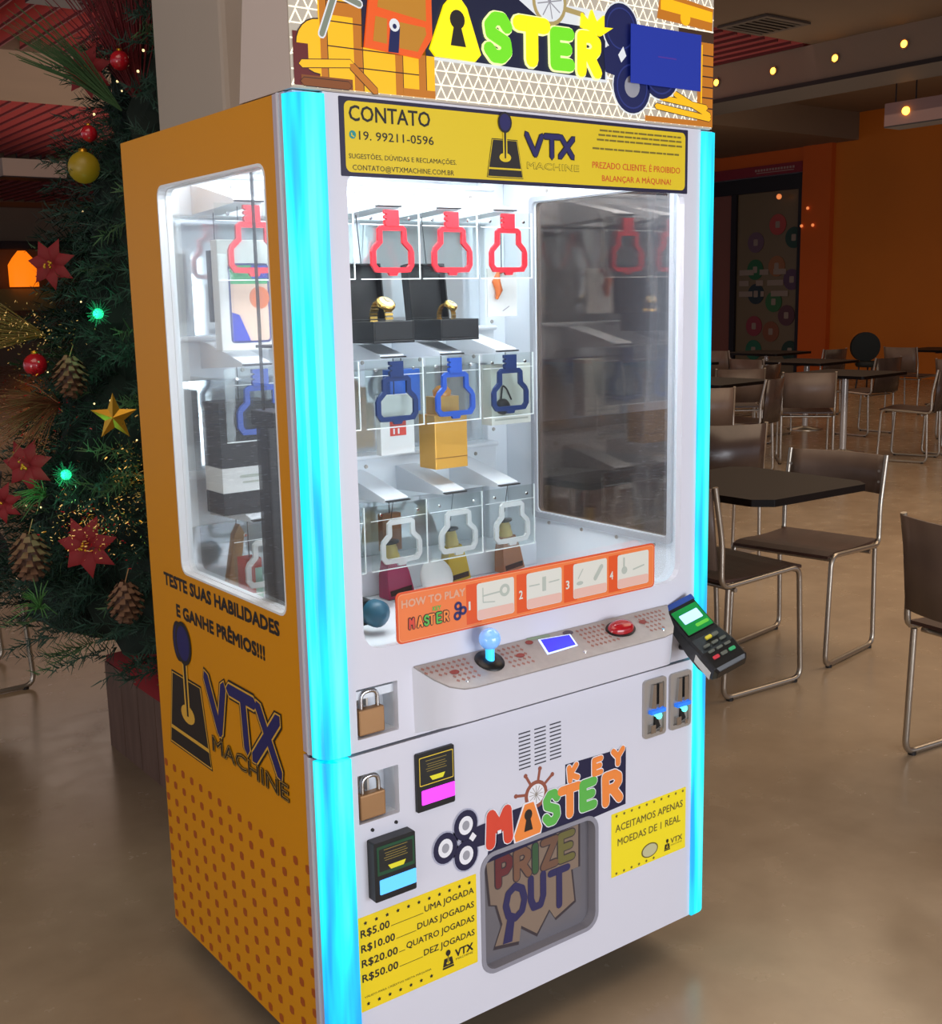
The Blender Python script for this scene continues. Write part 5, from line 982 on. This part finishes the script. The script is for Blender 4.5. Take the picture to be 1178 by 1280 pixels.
# star
SFp = off((.16, 1.269, 1.199), .03); SF = FR(SFp, Vector((.8, -.6, 0)), (0, 0, 1))
b = MB(); pts = [((.062 if k % 2 == 0 else .026) * math.sin(PI * k / 5), (.062 if k % 2 == 0 else .026) * math.cos(PI * k / 5)) for k in range(10)]
V = [SF.P(a, c, 0) for a, c in pts] + [SF.P(0, 0, .014), SF.P(0, 0, -.014)]; b.add(V, [((k + 1) % 10, k, 10) for k in range(10)] + [(k, (k + 1) % 10, 11) for k in range(10)], gold); tag(b.build('gold_star'), 'gold five-pointed star on the tree beside the yellow panel', 'star ornament')
redv = mat('red_velvet', '#7c0a12', .7); redg = mat('red_gloss', '#b01020', .2, coat=.5)
def poinsettia(p, lab, R, n=7, m_=redv, glit=True, up=0):
    t = thing('poinsettia', lab, 'artificial flower', p, group='red poinsettias'); c = off(p, .02); nrm = Vector((-.72, -.66, .15 + up)).normalized(); F_ = FR(c, Vector((.66, -.72, 0)), Vector((0, 0, 1))); W_ = F_.W if F_.W.dot(nrm) > 0 else -F_.W
    for k in range(n):
        a = 2 * PI * k / n + .3; d = F_.U * math.cos(a) + F_.V * math.sin(a); s_ = F_.U * -math.sin(a) + F_.V * math.cos(a)
        b = MB(); V = [c, c + d * R * .5 + s_ * R * .26 + W_ * .016, c + d * R + W_ * .004, c + d * R * .5 - s_ * R * .26 + W_ * .016, c + d * R * .5 + W_ * .028]
        b.add(V, [(0, 1, 4), (1, 2, 4), (2, 3, 4), (3, 0, 4)], m_, True); b.build('petal', t)
    b = MB()
    for k in range(9): b.ball(c + F_.U * rr.uniform(-.012, .012) + F_.V * rr.uniform(-.012, .012) + W_ * .028, .004, gold, 6)
    b.build('flower_centre', t)
poinsettia((.061, 1.26, .879), 'red poinsettia with gold tinsel at the lower middle of the tree', .085)
poinsettia((.014, 1.538, 1.063), 'red poinsettia at the left edge of the tree, beside the lower green lamp', .075)
poinsettia((.15, 1.626, 1.593), 'red poinsettia high at the left of the tree, above the golden spray', .072)
poinsettia((.293, 1.634, 2.108), 'red poinsettia near the treetop beside the grey column', .075)
poinsettia((-.042, 1.60, .96), 'dark red poinsettia at the outermost left edge of the tree', .06)
def baub(p, r_, m_, lab, nm='bauble'):
    t = thing(nm, lab, 'bauble', p); c = off(p, .02); MB().ball(c, r_, m_, 16).build('ball', t); b = MB(); b.lathe(FR(c, (1, 0, 0), (0, 0, 1)), 0, 0, 0, [(r_ * .28, r_ * .93), (r_ * .28, r_ * 1.15), (r_ * .1, r_ * 1.2)], gold, 10); b.build('cap', t)
baub((.072, 1.60, 1.324), .032, redg, 'glossy red bauble at the left edge of the tree'); baub((.232, 1.561, 1.844), .042, mat('yellow_bauble', '#8c7214', .4, emit=.05, emit_color='#d0b020'), 'yellow gold bauble high on the tree'); baub((.245, 1.54, 1.93), .022, redg, 'small red bauble just above the yellow one')
baub((.335, 1.52, 2.12), .026, redg, 'small red bauble near the grey column')
def spray(p, lab, m_, n, L, sp, dirv, nm, cat):
    t = MB(); c = off(p, .0); d0 = Vector(dirv).normalized()
    for i in range(n):
        d = (d0 + Vector((rr.uniform(-sp, sp), rr.uniform(-sp, sp), rr.uniform(-sp, sp)))).normalized(); l_ = L * rr.uniform(.6, 1.1); q = c + d * l_ * .5 + Vector((0, 0, .01)); t.tube([c, q, c + d * l_ + Vector((0, 0, -.04 * l_))], [.0022, .0018, .0008], m_, 4)
    o = t.build(nm); tag(o, lab, cat); o['kind'] = 'stuff'
straw = mat('gold_straw', '#8c7440', .5, noise=.2)
spray((.13, 1.74, 1.40), 'dry golden grass spray sticking out left of the tree', straw, 130, .40, .42, (-.9, .05, .12), 'golden_grass', 'grass spray')
spray((.08, 1.50, 1.22), 'reddish gold tinsel tuft left of the upper pinecone', mat('copper_tinsel', '#8c5c40', .4, metal=.5), 90, .19, .6, (-.8, -.1, -.2), 'copper_tinsel', 'tinsel')
def glitter(p, lab, nm, mats_, n, ex):
    t = MB(); c = off(p, .03); U_ = Vector((.70, -.71, 0)); N_ = Vector((-.71, -.70, 0))
    for i in range(n):
        q = c + U_ * rr.gauss(0, ex[0]) + N_ * rr.gauss(0, .02) + Vector((0, 0, rr.gauss(0, ex[1]))); d = Vector((rr.uniform(-1, 1), rr.uniform(-1, 1), rr.uniform(-1, 1))).normalized(); e = d.orthogonal().normalized() * rr.uniform(.0007, .0016); l_ = d * rr.uniform(.003, .009)
        t.add([q - e, q + e, q + e + l_, q - e + l_], [(0, 1, 2, 3)], mats_[i % len(mats_)])
    o = t.build(nm); tag(o, lab, 'tinsel'); o['kind'] = 'stuff'
glint_m = mat('glint_glow', '#d8b060', .4, emit=.55, emit_color='#e0b070')  # emission on some tinsel bits stands in for their glints
glitter((.075, 1.24, .93), 'glittering gold tinsel over the lower poinsettia', 'gold_tinsel', [goldg, gold, glint_m, redg], 420, (.055, .040))
glitter((.17, 1.20, 1.04), 'gold green glitter strands hanging below the star', 'glitter_branch', [mat('olive_glitter', '#6c6030', .4, metal=.4), gold, goldg, needle2], 420, (.032, .075))
glitter((.05, 1.62, 1.42), 'gold glitter sprinkled on the dry grass spray', 'gold_glitter', [goldg, gold, straw, glint_m], 260, (.08, .035))
glitter((.03, 1.52, 1.20), 'reddish glitter cluster left of the upper pinecone', 'red_glitter', [mat('copper_tinsel', '#8c5c40', .4, metal=.5), redg, gold, straw], 420, (.06, .06))
spray((.33, 1.56, 2.00), 'long pale green fir twigs reaching up left near the column', needle2, 40, .34, .25, (-.62, .1, .50), 'pale_twigs', 'twigs')
spray((.40, 1.60, 2.02), 'dark red feathery sprays rising at the top of the tree', mat('dark_red_feather', '#6c141c', .6), 120, .55, .34, (-.22, -.05, .95), 'red_sprays', 'sprays')
spray((-.051, 1.392, .703), 'light green holly sprig at the bottom of the tree', mat('holly_green', '#4c7c40', .5), 26, .085, .8, (-.4, -.4, .4), 'holly_sprig', 'sprig')
spray((.02, 1.50, .98), 'light green sprig above the lower left pinecone', mat('holly_green', '#4c7c40', .5), 26, .09, .8, (-.6, -.3, .2), 'holly_sprig', 'sprig')
